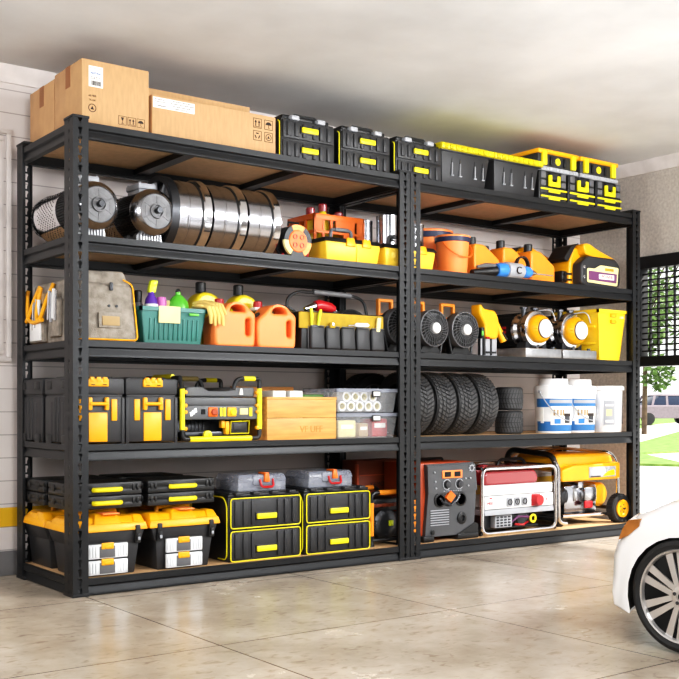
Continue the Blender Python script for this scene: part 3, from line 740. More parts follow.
# teal basket
t = thing('plastic_basket', 'teal ribbed plastic basket full of cleaning bottles on third shelf', 'basket', (.335, .06, S3)); w, d, h = .325, .24, .165
b = B(); lo = (.025, w-.02, .02, d-.02); hi = (0, w, 0, d)
T = .006
def wall4(b, lo, hi, z0, z1, T):
    b.hexa((lo[0], lo[1], lo[2], lo[2]+T), (hi[0], hi[1], hi[2], hi[2]+T), z0, z1); b.hexa((lo[0], lo[1], lo[3]-T, lo[3]), (hi[0], hi[1], hi[3]-T, hi[3]), z0, z1)
    b.hexa((lo[0], lo[0]+T, lo[2], lo[3]), (hi[0], hi[0]+T, hi[2], hi[3]), z0, z1); b.hexa((lo[1]-T, lo[1], lo[2], lo[3]), (hi[1]-T, hi[1], hi[2], hi[3]), z0, z1)
wall4(b, lo, hi, 0, h, T); b.box(lo[0], lo[1], lo[2], lo[3], 0, T)
wall4(b, (-.006, w+.006, -.006, d+.006), (-.006, w+.006, -.006, d+.006), h-.018, h, .012)
for i in range(11):
    x = .045+i*.0235; b.hexa((x, x+.009, .012, .03), (x, x+.009, .001, .02), .02, .115, .003)
b.obj('basket_body', 'teal', t)
k = B(); k.hexa((.085, .19, -.0055, -.001), (.085, .19, -.0085, -.004), .095, h+.004, .001); k.obj('price_card', 'cream', t)
k = B(); k.box(.235, .285, -.009, -.004, .132, .143, .002); k.obj('name_tab', 'green', t)
# bottles in the basket
B_ = lambda n, l, x, y, g='cleaning bottles in the teal basket': thing(n, l, 'bottle', (.335+x, .06+y, S3+.0062), 0, g)
t = B_('spray_bottle', 'purple spray bottle with lime green trigger head standing in the teal basket', .095, .09)
B().lathe((0,0,0), (0,0,1), [(.028, 0), (.03, .006), (.03, .175), (.026, .2), (.014, .22), (.014, .235), (0, .235)], 20).obj('bottle_body', 'purple', t)
B().ring((0,0,.165), (0,0,1), [(.0295, 0), (.0315, 0), (.0315, .012), (.0295, .012)], 20).obj('label_band', 'white', t)
k = B(); k.hexa((-.017, .017, -.014, .014), (-.012, .024, -.014, .014), .228, .262, .005); k.hexa((-.012, .024, -.014, .014), (-.004, .03, -.013, .013), .258, .285, .005); k.obj('trigger_head', 'limey', t)
t = B_('spray_can', 'small dark can with black cap at left end of the teal basket', .05, .13)
B().lathe((0,0,0), (0,0,1), [(.024, 0), (.024, .17), (.018, .185), (0, .185)], 20).obj('can_body', 'grey', t)
B().lathe((0,0,.185), (0,0,1), [(.017, 0), (.018, .05), (.014, .055), (0, .055)], 16).obj('cap', 'black', t)
t = B_('bottle', 'pink capped bottle between purple sprayer and green bottle', .15, .10)
B().lathe((0,0,0), (0,0,1), [(.022, 0), (.024, .01), (.024, .19), (.02, .212), (0, .215)], 18).obj('bottle_body', 'pink', t)
t = B_('bottle', 'bright green round bottle with dark cap in the teal basket', .235, .10)
B().lathe((0,0,0), (0,0,1), [(.03, 0), (.045, .02), (.05, .17), (.045, .195), (.025, .22), (.012, .228), (.012, .24), (0, .24)], 24).obj('bottle_body', 'green', t)
B().lathe((0,0,.232), (0,0,1), [(.010, 0), (.012, .014), (.006, .024), (0, .024)], 12).obj('cap', 'black2', t)
t = B_('bottle', 'pale green narrow bottle next to the bright green one in basket', .19, .11)
B().lathe((0,0,0), (0,0,1), [(.014, 0), (.017, .01), (.017, .19), (.01, .2), (0, .2)], 16).obj('bottle_body', 'cream', t)

# gloves hanging over the basket edge
t = thing('work_gloves', 'pale yellow work gloves draped over right end of teal basket', 'gloves', (.665, .05, S3+.175))
b = B()
for i in range(4): b.tube([(-.03+.012*i, .09, .0), (-.015+.014*i, .03, .012), (.0+.018*i, -.004, -.002), (.006+.02*i, -.014, -.04), (.008+.021*i, -.012, -.075-.008*(i % 2))], [.012, .013, .0115, .010, .007], 10)
b.sph((-.01, .05, .006), (.04, .045, .014))
b.obj('front_glove', 'glove', t)
b = B()
for i in range(4): b.tube([(-.02+.012*i, .10, .02), (.0+.012*i, .05, .026), (.03+.016*i, .012, .012), (.045+.016*i, .004, -.03)], [.012, .012, .011, .008], 10)
b.obj('rear_glove', 'glove', t)

# yellow detergent bottles
def ybottle(label, loc, group):
    t = thing('detergent_bottle', label, 'bottle', loc, 0, group)
    B().solid([[(-.085, 0), (.085, 0), (.095, .19), (.05, .255), (-.01, .275), (-.06, .255), (-.095, .17)], [(.035, .205), (.06, .185), (.06, .17), (.03, .17)]], 'xz', 0, .10, .016, .03).obj('bottle_body', 'ybottle', t)
    B().lathe((-.02, .05, .27), (0,0,1), [(.024, 0), (.025, .006), (.025, .045), (.021, .05), (0, .05)], 20).obj('cap', 'black', t)
    B().box(.01, .08, -.006, .002, .05, .17, .003).obj('front_label', 'white', t)
    return t
G = 'yellow detergent bottles behind the orange cans'
c = ybottle('left yellow detergent bottle with black cap, behind the gloves', (.79, .26, S3), G)
dup(c, (1.0, .26, S3), 'right yellow detergent bottle with black cap, behind the orange jerry cans')
def redcap(label, loc, group):
    t = thing('oil_bottle', label, 'bottle', loc, 0, group)
    B().box(-.03, .03, 0, .05, 0, .185, .010).obj('bottle_body', 'black', t)
    B().box(-.031, .031, -.001, .051, .188, .205, .004).obj('white_collar', 'white', t)
    B().lathe((0, .025, .203), (0,0,1), [(.022, 0), (.022, .028), (.018, .032), (0, .032)], 16).obj('cap', 'red', t)
    return t
G = 'small dark bottles with red caps'
c = redcap('small dark bottle with red cap, behind the left jerry can handle', (.815, .185, S3), G)
dup(c, (1.03, .185, S3), 'small dark bottle with red cap, behind the right jerry can handle')

# jerry cans
def jerry(label, loc, group):
    t = thing('jerry_can', label, 'jerry can', loc, 0, group)
    w = .222
    out = [(.004, 0), (w-.004, 0), (w, .16), (w-.03, .178), (.17, .203), (.125, .215), (.075, .2), (.045, .165), (0, .13)]
    B().solid([out, [(.08, .165), (.095, .192), (.125, .200), (.155, .19), (.172, .166)], [(.168, .055), (.195, .055), (.195, .135), (.168, .135)]], 'xz', 0, .12, .012, .026).obj('can_body', 'peach', t)
    B().lathe((.04, .06, .145), (-.5,0,.85), [(.018, 0), (.018, .022), (0, .024)], 16).obj('cap', 'black', t)
    B().box(.03, .15, .112, .116, .02, .12, .002).obj('rear_panel', 'orange', t)
    return t
G = 'orange jerry cans on third shelf'
c = jerry('left orange jerry can, nearest the teal basket and gloves', (.705, .06, S3), G)
dup(c, (.935, .06, S3), 'right orange jerry can, beside the black tool tote')

# black tool tote with pockets
t = thing('tool_tote', 'black pocketed tool tote with mustard band and arched grey handle', 'tool bag', (1.175, .06, S3)); w, d, h = .525, .20, .165
b = B(); b.hexa((.015, w-.01, .01, d), (.02, w, .01, d), 0, .19, .008); b.obj('tote_body', 'black', t)
b = B(); b.box(.0, w-.002, .002, .014, .105, .185, .004); b.box(.0, w-.002, d-.006, d+.004, .105, .185, .004); b.obj('mustard_band', 'olive', t)
for i in range(5):
    x = .055+i*.094
    b = B(); b.hexa((x, x+.086, -.022, .012), (x+.002, x+.084, -.014, .012), .004, .118, .010, 3); b.obj('pocket', 'black2', t)
    b = B(); b.tube([(x+.002, -.013, .118), (x+.084, -.013, .118)], .0025, 6); b.tube([(x-.004, .0, .006), (x-.004, .0, .118)], .002, 6); b.obj('pocket_binding', 'grey', t)
b = B(); b.tube(fillet([(.0, .10, .16), (-.012, .10, .255), (.05, .10, .292), (.18, .10, .296), (.40, .10, .29), (.47, .10, .27), (.495, .10, .17)], .04, 5), .0075, 10); b.obj('arched_handle', 'black', t)
b = B(); b.tube([(.15, .10, .296), (.385, .10, .290)], .0135, 12); b.obj('handle_grip', 'grey', t)
# tools in the tote
def mini(name, label, cat, parts, loc, group='hand tools in the black tote'):
    t = thing(name, label, cat, loc, 0, group)
    for n_, m_, b in parts: b.obj(n_, m_, t)
    return t
mini('pliers', 'pliers with two yellow handles sticking up from left pocket of black tote', 'pliers', [
    ('left_handle', 'limey', B().tube([(-.022, 0, .0), (-.024, -.004, .05), (-.028, -.004, .085)], [.006, .009, .007], 8)),
    ('right_handle', 'limey', B().tube([(.016, 0, .0), (.022, -.004, .05), (.03, -.004, .08)], [.006, .009, .007], 8)),
    ('jaws', 'dsteel', B().box(-.024, .018, -.005, .005, -.03, .004, .003))], (1.262, .052, S3+.118))
mini('screwdriver', 'screwdriver with silver and white handle in fourth pocket of black tote', 'screwdriver', [('handle', 'white', B().tube([(-.04, 0, .008), (-.03, 0, .01), (.04, 0, .012), (.05, 0, .012)], [.006, .011, .011, .004], 10)), ('blade', 'chrome', B().tube([(-.08, .002, .005), (-.04, 0, .008)], .004, 6))], (1.54, .046, S3+.122))
mini('folding_rule', 'cream folding rule standing in right pocket of black tote', 'folding rule', [('rule_body', 'cream', B().hexa((-.012, .012, -.005, .005), (-.002, .022, -.005, .005), -.03, .055, .002))], (1.648, .05, S3+.12))
mini('tape_measure', 'small gold tape measure in second pocket of black tote', 'tape measure', [('case', 'olive', B().box(-.016, .016, -.008, .008, -.01, .018, .005)), ('clip', 'chrome', B().box(-.006, .006, -.012, -.008, .0, .016, .002))], (1.36, .046, S3+.12))
t = thing('heat_gun', 'red power tool with silver nose lying across top of black tote', 'power tool', (1.33, .15, S3+.196), 0, None); t.scale = (.78, .78, .85)
B().tube([(.0, 0, .034), (.03, 0, .04), (.12, 0, .03), (.15, 0, .02)], [.03, .034, .03, .022], 16).obj('housing', 'red', t)
B().tube([(-.09, -.01, .012), (-.05, -.006, .022), (-.004, 0, .034)], [.012, .018, .024], 12).obj('nose', 'chrome', t)
B().box(.13, .17, -.02, .02, -.012, .012, .004).obj('battery', 'black', t)
B().tube([(.15, 0, .006), (.17, .0, .012)], .008, 8).obj('button', 'lgrey', t)
# reels behind the tote
def reel(label, loc, m_):
    t = thing('hose_reel', label, 'reel', loc, 0, 'reels behind the black tote')
    B().lathe((0, 0, .12), (0,1,0), [(0, 0), (.108, 0), (.118, .006), (.118, .016), (.05, .02), (.05, .10), (.118, .104), (.118, .114), (0, .12)], 40).obj('flanges', m_, t)
    B().ring((0, 0, .12), (0,-1,0), [(.119, -.02), (.122, -.02), (.122, .004), (.112, .004)], 40).obj('rim', 'black', t)
    B().lathe((0, .0, .12), (0,-1,0), [(.02, -.002), (.02, .014), (.012, .02), (0, .02)], 16).obj('hub', 'lgrey', t)
    B().prism([(-.07, 0), (.07, 0), (.03, .10), (-.03, .10)], 'xz', .128, .14).obj('stand', 'black', t)
reel('olive brown round reel behind left end of black tote', (1.262, .34, S3+.05 if 0 else S3+.0), 'oliverd')
reel('dark grey round reel behind right end of black tote', (1.70, .34, S3), 'black2')

# fans
def fan(label, loc, group):
    t = thing('jobsite_fan', label, 'fan', loc, 0, group); c = .145; r = .100
    b = B(); b.ring((0, .0, c), (0,1,0), [(r-.006, -.006), (r, -.004), (r, .04), (r-.006, .04)], 48)
    for k in range(30):
        a = 2*PI*k/30; pts = [(q*math.cos(a+.55*(q/r)), -.006-.014*(1-(q/r)**2), c+q*math.sin(a+.55*(q/r))) for q in (.026, .045, .065, .082, r-.003)]
        b.tube(pts, .0021, 4)
    for q in (.05, .075): b.ring((0, -.012, c), (0,1,0), [(q, 0), (q+.002, 0), (q+.002, .002), (q, .002)], 40)
    b.obj('grille', 'grey', t)
    B().lathe((0, .0, c), (0,-1,0), [(.03, 0), (.03, .02), (.026, .026), (0, .028)], 28).obj('hub_cap', 'white', t)
    b = B()
    for k in range(5):
        a = 2*PI*k/5; pts = [(.02*math.cos(a), .016, c+.02*math.sin(a)), (.09*math.cos(a-.1), .012, c+.09*math.sin(a-.1)), (.09*math.cos(a+.75), .026, c+.09*math.sin(a+.75)), (.02*math.cos(a+.9), .024, c+.02*math.sin(a+.9))]
        b.add(pts+[(p[0], p[1]+.002, p[2]) for p in pts], [(0,1,2,3), (7,6,5,4), (0,4,5,1), (1,5,6,2), (2,6,7,3), (3,7,4,0)])
    b.obj('blades', 'black', t)
    b = B(); b.lathe((0, .04, c), (0,1,0), [(r, 0), (r*.96, .03), (.06, .06), (.045, .1), (0, .1)], 40); b.obj('rear_shroud', 'black', t)
    b = B(); b.prism([(-.075, 0), (.075, 0), (.075, .012), (.05, .05), (-.05, .05), (-.075, .012)], 'xz', .03, .05); b.box(-.085, .085, -.01, .16, 0, .012, .004); b.tube([(-.07, .03, .01), (-.1, .035, c)], .007, 8); b.tube([(.07, .03, .01), (.1, .035, c)], .007, 8); b.obj('stand', 'black', t)
    b = B(); b.box(-.02, .09, .13, .24, .0, .215, .012); b.obj('battery_case', 'black', t)
    b = B(); b.solid([[(-.02, .205), (.085, .205), (.085, .305), (-.02, .305)], [(-.004, .225), (.069, .225), (.069, .287), (-.004, .287)]], 'xz', .17, .195, .004, .008); b.obj('carry_handle', 'jug', t)
    return t
G = 'black round fans with orange handles'
c = fan('right black round fan with white hub, beside the yellow jigsaw', (2.312, .11, S3), G)
dup(c, (2.085, .11, S3), 'middle black round fan with white hub, just right of the middle posts')
dup(c, (1.858, .11, S3), 'left black round fan, mostly hidden behind the middle posts', group=G)

# jigsaw
t = thing('jigsaw', 'yellow jigsaw standing on its steel sole between fan and pump', 'jigsaw', (2.485, .10, S3)); t.scale = (1.05, 1, 1.03)
b = B(); b.solid([[(-.02, .10), (.07, .10), (.078, .21), (.05, .255), (-.035, .262), (-.05, .285), (-.068, .282), (-.066, .23), (-.03, .18)]], 'xz', 0, .075, .010, .02); b.obj('housing', 'yellow', t)
b = B(); b.tube(fillet([(.072, .035, .20), (.10, .03, .15), (.13, .02, .09)], .03), [.02]*8, 12); b.obj('rear_grip', 'yellow', t)
b = B(); b.box(-.045, .075, -.02, .10, .0, .006, .002); b.obj('sole_plate', 'chrome', t)
b = B(); b.box(-.03, .06, .01, .06, .006, .10, .006); b.cyl((-.038, .02, .006), (-.038, .02, .13), .006); b.cyl((.068, .02, .006), (.068, .02, .13), .006); b.obj('gear_body', 'lgrey', t)
b = B(); b.box(-.052, -.03, .0, .05, .10, .16, .005); b.box(-.022, .05, -.006, .0, .02, .03); b.box(-.034, -.02, .004, .05, .01, .1); b.box(.018, .026, .002, .05, .01, .1); b.tube([(.11, .008, .14), (.135, .0, .10)], .006, 8); b.obj('guard', 'black', t)
b = B(); b.tube([(-.05, -.004, .115), (-.05, -.004, .14)], .006, 8); b.obj('green_switch', 'green', t)
b = B(); b.tube([(-.02, .0, .105), (.0, -.004, .105)], .006, 8); b.obj('red_switch', 'red', t)

# pumps
def pump(label, loc, rz, group):
    t = thing('water_pump', label, 'pump', loc, rz, group); c = .178
    b = B(); b.box(-.195, .105, -.055, .30, 0, .058, .006); b.obj('base_plate', 'cast', t)
    b = B(); b.lathe((0, .02, c), (0,-1,0), [(.082, -.03), (.084, 0), (.08, .012), (.070, .03), (.056, .042), (.05, .04), (0, .04)], 40)
    for k in range(24): a = 2*PI*k/24; b.cyl((.075*math.cos(a), .002, c+.075*math.sin(a)), (.062*math.cos(a), -.017, c+.062*math.sin(a)), .004, n=6)
    b.obj('yellow_cowl', 'yellow', t)
    B().lathe((0, -.018, c), (0,-1,0), [(.054, 0), (.054, .01), (.048, .016), (0, .017)], 32).obj('white_end_cap', 'white', t)
    B().ring((0, -.018, c), (0,-1,0), [(.055, -.002), (.058, -.002), (.058, .008), (.055, .008)], 32).obj('gasket', 'black', t)
    B().lathe((0, .05, c), (0,1,0), [(.086, -.015), (.106, -.01), (.112, .005), (.112, .02), (.1, .035), (.085, .06), (.085, .075), (.1, .09), (.1, .11)], 40).obj('volute', 'chrome', t)
    b = B(); b.lathe((0, .15, c), (0,1,0), [(.098, 0), (.098, .20), (.09, .22), (0, .225)], 40)
    for k in range(18): a = 2*PI*k/18; b.box(0, 0, 0, 0, 0, 0) if 0 else b.cyl((.1*math.cos(a), .16, c+.1*math.sin(a)), (.1*math.cos(a), .36, c+.1*math.sin(a)), .005, n=6)
    b.obj('motor_body', 'well', t)
    B().box(-.101, -.09, .20, .25, c-.02, c+.02, .004).obj('red_button', 'red', t)
    for x in (-.05, .04):
        b = B(); b.cyl((x, .10, c+.07), (x, .10, c+.125), .016, n=12); b.lathe((x, .10, c+.12), (0,0,1), [(.024, 0), (.024, .01), (.012, .014), (0, .014)], 6); b.cyl((x-.03, .10, c+.126), (x+.03, .10, c+.13), .006, n=8)
        b.obj('valve', 'dsteel', t)
    b = B(); b.tube(fillet([(.04, .07, c+.11), (.08, .0, c+.12), (.10, -.01, c+.05)], .04, 5), .004, 6); b.obj('hose', 'lgrey', t)
    for x in (-.09, .05):
        b = B(); b.prism([(x, .056), (x+.04, .056), (x+.035, .1), (x+.005, .1)], 'xz', .05, .12); f_ = b.obj('pump_foot', 'dsteel', t)
        B().cyl((x+.02, -.02, .056), (x+.02, -.02, .072), .012, n=6).obj('bolt', 'dsteel', f_)
    return t
G = 'chrome water pumps with yellow cowls'
c = pump('left chrome water pump with yellow cowl and white end cap', (2.925, .105, S3), 0, G)
dup(c, (3.238, .105, S3), 'right chrome water pump with yellow cowl, beside the yellow bin')

# yellow bin
t = thing('plastic_bin', 'tall bright yellow plastic bin at right end of third shelf', 'bin', (3.345, .045, S3)); h = .312
b = B(); wall4(b, (.035, .225, .02, .33), (0, .262, 0, .36), 0, h, .006); b.box(.035, .225, .02, .33, 0, .006)
for z in (.10, .20): k = z/h; b.box(.035*(1-k)-.010, .02, .02*(1-k)+.02, .33+.03*k-.02, z, z+.014, .004)
wall4(b, (-.008, .27, -.008, .368), (-.008, .27, -.008, .368), h-.02, h, .012)
b.obj('bin_body', 'lemony', t)
for i, z in ((0, .275), (1, .238)):
    b = B(); b.box(.115, .165, -.012, .006, z-.008, z+.014, .004); b.cyl((.155, -.014, z), (.155, -.006, z), .007, n=10); b.obj('clip', 'yellow', t)
b = B(); b.box(.205, .235, -.006, .004, h-.05, h-.036, .002); b.obj('label_tab', 'cream', t)
# ================================================================ fourth shelf
def sys_case(label, loc, group):
    t = thing('tool_case', label, 'tool case', loc, 0, group); w, d, h = .246, .28, .283
    b = B(); b.box(0, w, 0, d, .006, .205, .007); b.box(.006, w-.006, .006, d-.006, .2, .215); b.box(-.002, .006, .06, .09, .03, .18, .004); b.box(-.002, .006, d-.09, d-.06, .03, .18, .004)
    for x in (.0, w-.012): b.box(x-.002, x+.014, -.004, .004, .0, .2, .003)
    for y in (.115, .15): b.box(-.004, .004, y, y+.018, .01, .2, .003)
    b.obj('case_body', 'black2', t)
    b = B(); b.box(-.002, w+.002, -.002, d+.002, .212, h, .008); b.box(.03, w-.03, .05, d-.05, h-.004, h+.006, .004); b.obj('lid', 'black2', t)
    b = B()
    for y0 in (.02, d-.085):
        b.box(-.006, .002, y0, y0+.065, .235, h-.012, .005); b.box(-.005, .002, y0, y0+.065, .0, .04, .005)
    b.obj('corner_guard', 'black', t)
    b = B(); b.box(.078, .172, -.012, .004, h-.038, h-.004, .005); b.box(.086, .106, -.015, .0, h-.02, h+.004, .004); b.box(.115, .135, -.015, .0, h-.02, h+.004, .004); b.box(.144, .164, -.015, .0, h-.02, h+.004, .004); k = b.obj('top_latch', 'yellow', t)
    b = B(); b.box(.09, .108, -.0135, -.011, h-.032, h-.028); b.box(.142, .16, -.0135, -.011, h-.032, h-.028); b.obj('latch_slot', 'well', k)
    b = B(); b.box(.078, .096, -.016, .004, .145, .20, .005); b.box(.154, .172, -.016, .004, .145, .20, .005); b.cyl((.085, -.014, .172), (.165, -.014, .172), .0075); b.obj('front_handle', 'yellow', t)
    b = B(); b.box(.083, .168, -.005, .004, .010, .135, .003); b.obj('front_panel', 'yellow', t)
    for x in (.038, .186): B().box(x, x+.026, -.007, .004, .10, .192, .003).obj('side_strip', 'yellow', t)
    return t
G = 'black cases with yellow panels on fourth shelf'
c = sys_case('left black case with yellow panel, directly behind the left front post', (.008, .055, S4), G)
dup(c, (.263, .055, S4), 'black case with yellow panel and both yellow strips visible, beside the yellow-framed generator')
dup(c, (.008, .365, S4), 'black case at rear left end of fourth shelf, seen from the side')

# yellow framed generator
t = thing('generator', 'grey generator in a yellow and black tube frame beside the wooden box', 'generator', (.535, .07, S4)); w, d, h = .425, .36, .29
fr = t
for y in (.0, d):
    b = B(); b.tube(fillet([(.045, y, .012), (.008, y, .012), (.008, y, h-.01), (.012, y, h+.004), (.09, y, h+.004), (.115, y, h-.03)] if y else [(.06, y, .012), (.008, y, .012), (.008, y, .06)], .03, 5), .0105, 10)
    b.tube(fillet([(w-.06, y, .012), (w-.008, y, .012), (w-.008, y, .06)], .03, 5), .0105, 10)
    b.tube(fillet([(w-.008, y, h-.05), (w-.008, y, h), (w-.04, y, h)], .03, 5), .0105, 10); b.tube(fillet([(w-.09, y, h), (w-.135, y, h-.004), (w-.15, y, h-.05)], .03, 5), .0105, 10)
    b.obj('black_tube', 'black', t)
    b = B(); b.tube([(.008, y, .055), (.008, y, h-.05)], .0125, 10); b.tube([(w-.008, y, .055), (w-.008, y, h-.045)], .0125, 10); b.tube([(.045, y, .012), (w-.055, y, .012)], .0125, 10); b.tube([(w-.095, y, h), (w-.035, y, h)], .0115, 10)
    b.obj('yellow_tube', 'lemon', t)
b = B(); b.tube([(.008, .0, h-.05), (.008, .02, h), (.008, d-.02, h), (.008, d, h-.05)], .0105, 10); b.obj('side_tube', 'black', t)
b = B(); b.tube([(.008, .09, h+.006), (.008, .27, h+.006)], .013, 10); b.obj('left_grip', 'lemon', t)
b = B(); b.tube(fillet([(.065, .18, h-.06), (.075, .18, h-.0), (.20, .18, h-.0), (.215, .18, h-.06)], .03, 5), .010, 10); b.obj('lift_handle', 'black', t)
b = B(); b.tube([(.09, .18, h-.0), (.185, .18, h-.0)], .012, 10); b.obj('lift_grip', 'oliverd', t)
b = B(); b.solid([[(.03, .205), (w-.03, .205), (w-.03, .25), (w-.14, .25), (w-.17, .232), (.15, .232), (.115, .25), (.05, .25), (.03, .24)]], 'xz', .01, .30, .006, .008); b.obj('tank', 'midgrey', t)
b = B(); b.box(.022, w-.022, .005, .32, .165, .202, .006); b.box(.018, w-.018, .0, .30, .10, .165, .006); b.obj('control_panel', 'midgrey', t)
b = B()
for i in range(3): b.solid([[(.05+i*.011, .115+i*.008), (.062+i*.011, .118+i*.008), (.058+i*.011, .138+i*.008), (.046+i*.011, .134+i*.008)]], 'xz', -.0015, .002, .0005)
b.obj('panel_mark', 'white', t)
for x, m_ in ((.165, 'orange'), (.265, 'yellow')):
    k = B().box(x-.024, x+.024, -.008, .006, .113, .157, .006).obj('socket', m_, t)
    B().lathe((x+.004, -.008, .135), (0,-1,0), [(.016, 0), (.016, .005), (.012, .008), (0, .008)], 20).obj('socket_cover', 'rust' if m_ == 'orange' else 'lemon', k)
b = B(); b.box(.202, .214, -.004, .004, .115, .155); b.box(.220, .232, -.004, .004, .115, .155); b.box(w-.065, w-.05, -.004, .004, .115, .155); b.obj('warning_label', 'lemon', t)
b = B(); b.box(.308, .352, -.004, .004, .122, .152, .002); b.obj('meter_label', 'cream', t)
b = B(); b.box(.105, .125, -.004, .004, .125, .148, .002); b.obj('switch', 'well', t)
b = B(); b.hexa((w-.115, w-.095, .004, .01), (w-.11, w-.10, .004, .01), .215, .245); b.obj('tank_sticker', 'paper', t)
b = B(); b.lathe((.14, .16, .065), (1,0,0), [(.05, -.06), (.055, -.05), (.055, .07), (.05, .08)], 28)
for i in range(5): b.ring((.09+i*.02, .16, .065), (1,0,0), [(.054, 0), (.06, 0), (.06, .006), (.054, .006)], 28)
b.box(.05, w-.05, .05, .30, .02, .045, .004); b.box(.04, .40, .12, .3, .03, .10, .01); b.obj('engine', 'dsteel', t)
b = B(); b.box(.28, .37, .03, .12, .035, .09, .006); b.box(.29, .345, .025, .035, .045, .08, .003); b.obj('air_filter', 'black2', t)
b = B(); b.box(.25, .272, .028, .06, .03, .092, .005); b.box(.23, .25, .03, .06, .06, .095, .004); b.obj('amber_bracket', 'yellow', t)
b = B(); b.tube([(.275, .027, .034), (.275, .022, .09), (.374, .022, .092), (.374, .027, .034)], .003, 6, True); b.obj('filter_frame', 'lemon', t)
b = B(); b.lathe((.145, .012, .03), (0,-1,0), [(.02, -.01), (.02, .006), (.008, .008), (.006, .003), (0, .003)], 20); b.obj('fuel_cap', 'lemon', t)
for x in (.022, w-.022):
    for z in (.06, .135, .165, .225): B().lathe((x, -.004, z), (0,-1,0), [(.009, -.012), (.009, .006), (.004, .008), (0, .008)], 10).obj('clamp', 'yellow', t)

# wooden box
t = thing('wooden_box', 'pine wooden box with lid propped open at the back, right of the yellow generator', 'box', (.985, .055, S4)); w, d, h = .405, .32, .205; q = .014
b = B(); b.box(0, w, 0, q, .105, h, .002); b.box(0, w, 0, q, 0, .104, .002); b.box(0, w, d-q, d, 0, h, .002); b.box(0, q, q, d-q, 0, h, .002); b.box(w-q, w, q, d-q, 0, h, .002); b.box(q, w-q, q, d-q, 0, q); b.obj('box_body', 'wood', t)
b = B(); b.box(-.003, w+.003, -.003, .012, h-.012, h+.001, .002); b.obj('top_moulding', 'wood', t)
b = B(); b.hexa((0, w-.03, d, d+.014), (0, w-.03, d+.012, d+.026), h-.03, h+.055, .002); b.obj('lid', 'wood2', t)
b = B(); b.text('VF UFF', .045, (.255, -.0012, .035)); b.obj('faint_stamp', 'wood3', t)
for x, l in ((1.06, 'left white cardboard carton end showing above rim of wooden box'), (1.16, 'right white cardboard carton end showing above rim of wooden box')):
    t = thing('small_carton', l, 'box', (x, .12, S4+.0145), 0, 'white cartons inside the wooden box')
    B().box(0, .075, 0, .10, 0, .222, .003).obj('carton_body', 'paper', t); B().box(.0745, .0755, .02, .08, .15, .21).obj('end_print', 'ink', t)
t = thing('strap_roll', 'rolled green strap lying in the wooden box beside white cartons', 'strap', (1.31, .16, S4+.0145))
B().box(-.06, .06, -.05, .06, 0, .18, .01).obj('strap_bundle', 'dsteel', t); B().tube(fillet([(-.085, -.02, .19), (.065, -.02, .192), (.065, .06, .192), (-.085, .06, .19)], .03, 5, True), .014, 8, True).obj('strap_loop', 'leafgreen', t)

# clear stacked boxes
def clear_box(label, loc, group, h):
    t = thing('clear_box', label, 'storage box', loc, 0, group); w, d = .385, .28
    b = B(); wall4(b, (.014, w-.014, .012, d-.012), (.0, w, .0, d), 0, h-.014, .004); b.box(.014, w-.014, .012, d-.012, 0, .004); b.obj('tub', 'clear', t)
    b = B(); wall4(b, (-.006, w+.006, -.006, d+.006), (-.006, w+.006, -.006, d+.006), h-.02, h-.002, .010); b.obj('rim', 'smoke', t)
    b = B(); b.box(w*.56, w*.70, -.014, -.004, h-.045, h-.012, .004); k = b.obj('latch', 'black2', t)
    B().box(w*.575, w*.685, -.0155, -.013, h-.038, h-.018, .002).obj('latch_label', 'paper', k)
    return t
G = 'clear plastic boxes stacked by the middle posts'
c = clear_box('lower clear plastic box with cream and red packets inside', (1.398, .06, S4), G, .128)
clear_box('upper clear plastic box full of white tape rolls', (1.398, .06, S4+.130), G, .122)
def roll(label, loc):
    t = thing('tape_roll', label, 'roll', loc, 0, 'white tape rolls inside the upper clear box')
    B().ring((0, 0, 0), (0,1,0), [(.017, 0), (.026, 0), (.026, .09), (.017, .09)], 24).obj('tape', 'white', t)
    B().ring((0, 0, 0), (0,1,0), [(.0145, .002), (.017, .002), (.017, .088), (.0145, .088)], 24).obj('core', 'cream', t)
nm = ('first', 'second', 'third', 'fourth', 'fifth')
for i in range(5): roll(f'{nm[i]} white tape roll from left in bottom row of upper clear box', (1.458+i*.056, .095, S4+.1345+.0265))
for i in range(4): roll(f'{nm[i]} white tape roll from left in top row of upper clear box', (1.486+i*.056, .095, S4+.1345+.0265+.0475))
for x, w_, h_, m_, l in ((1.43, .11, .085, 'cream', 'cream packet inside left part of lower clear box'), (1.56, .06, .07, 'felt_patch', 'tan packet in middle of lower clear box'), (1.645, .10, .092, 'red', 'red packet inside right part of lower clear box')):
    t = thing('packet', l, 'packet', (x, .09, S4+.0045)); B().box(0, w_, 0, .10, 0, h_, .006).obj('packet_body', m_, t); B().box(w_*.15, w_*.85, -.0015, .002, h_*.5, h_*.75).obj('packet_label', 'paper', t)

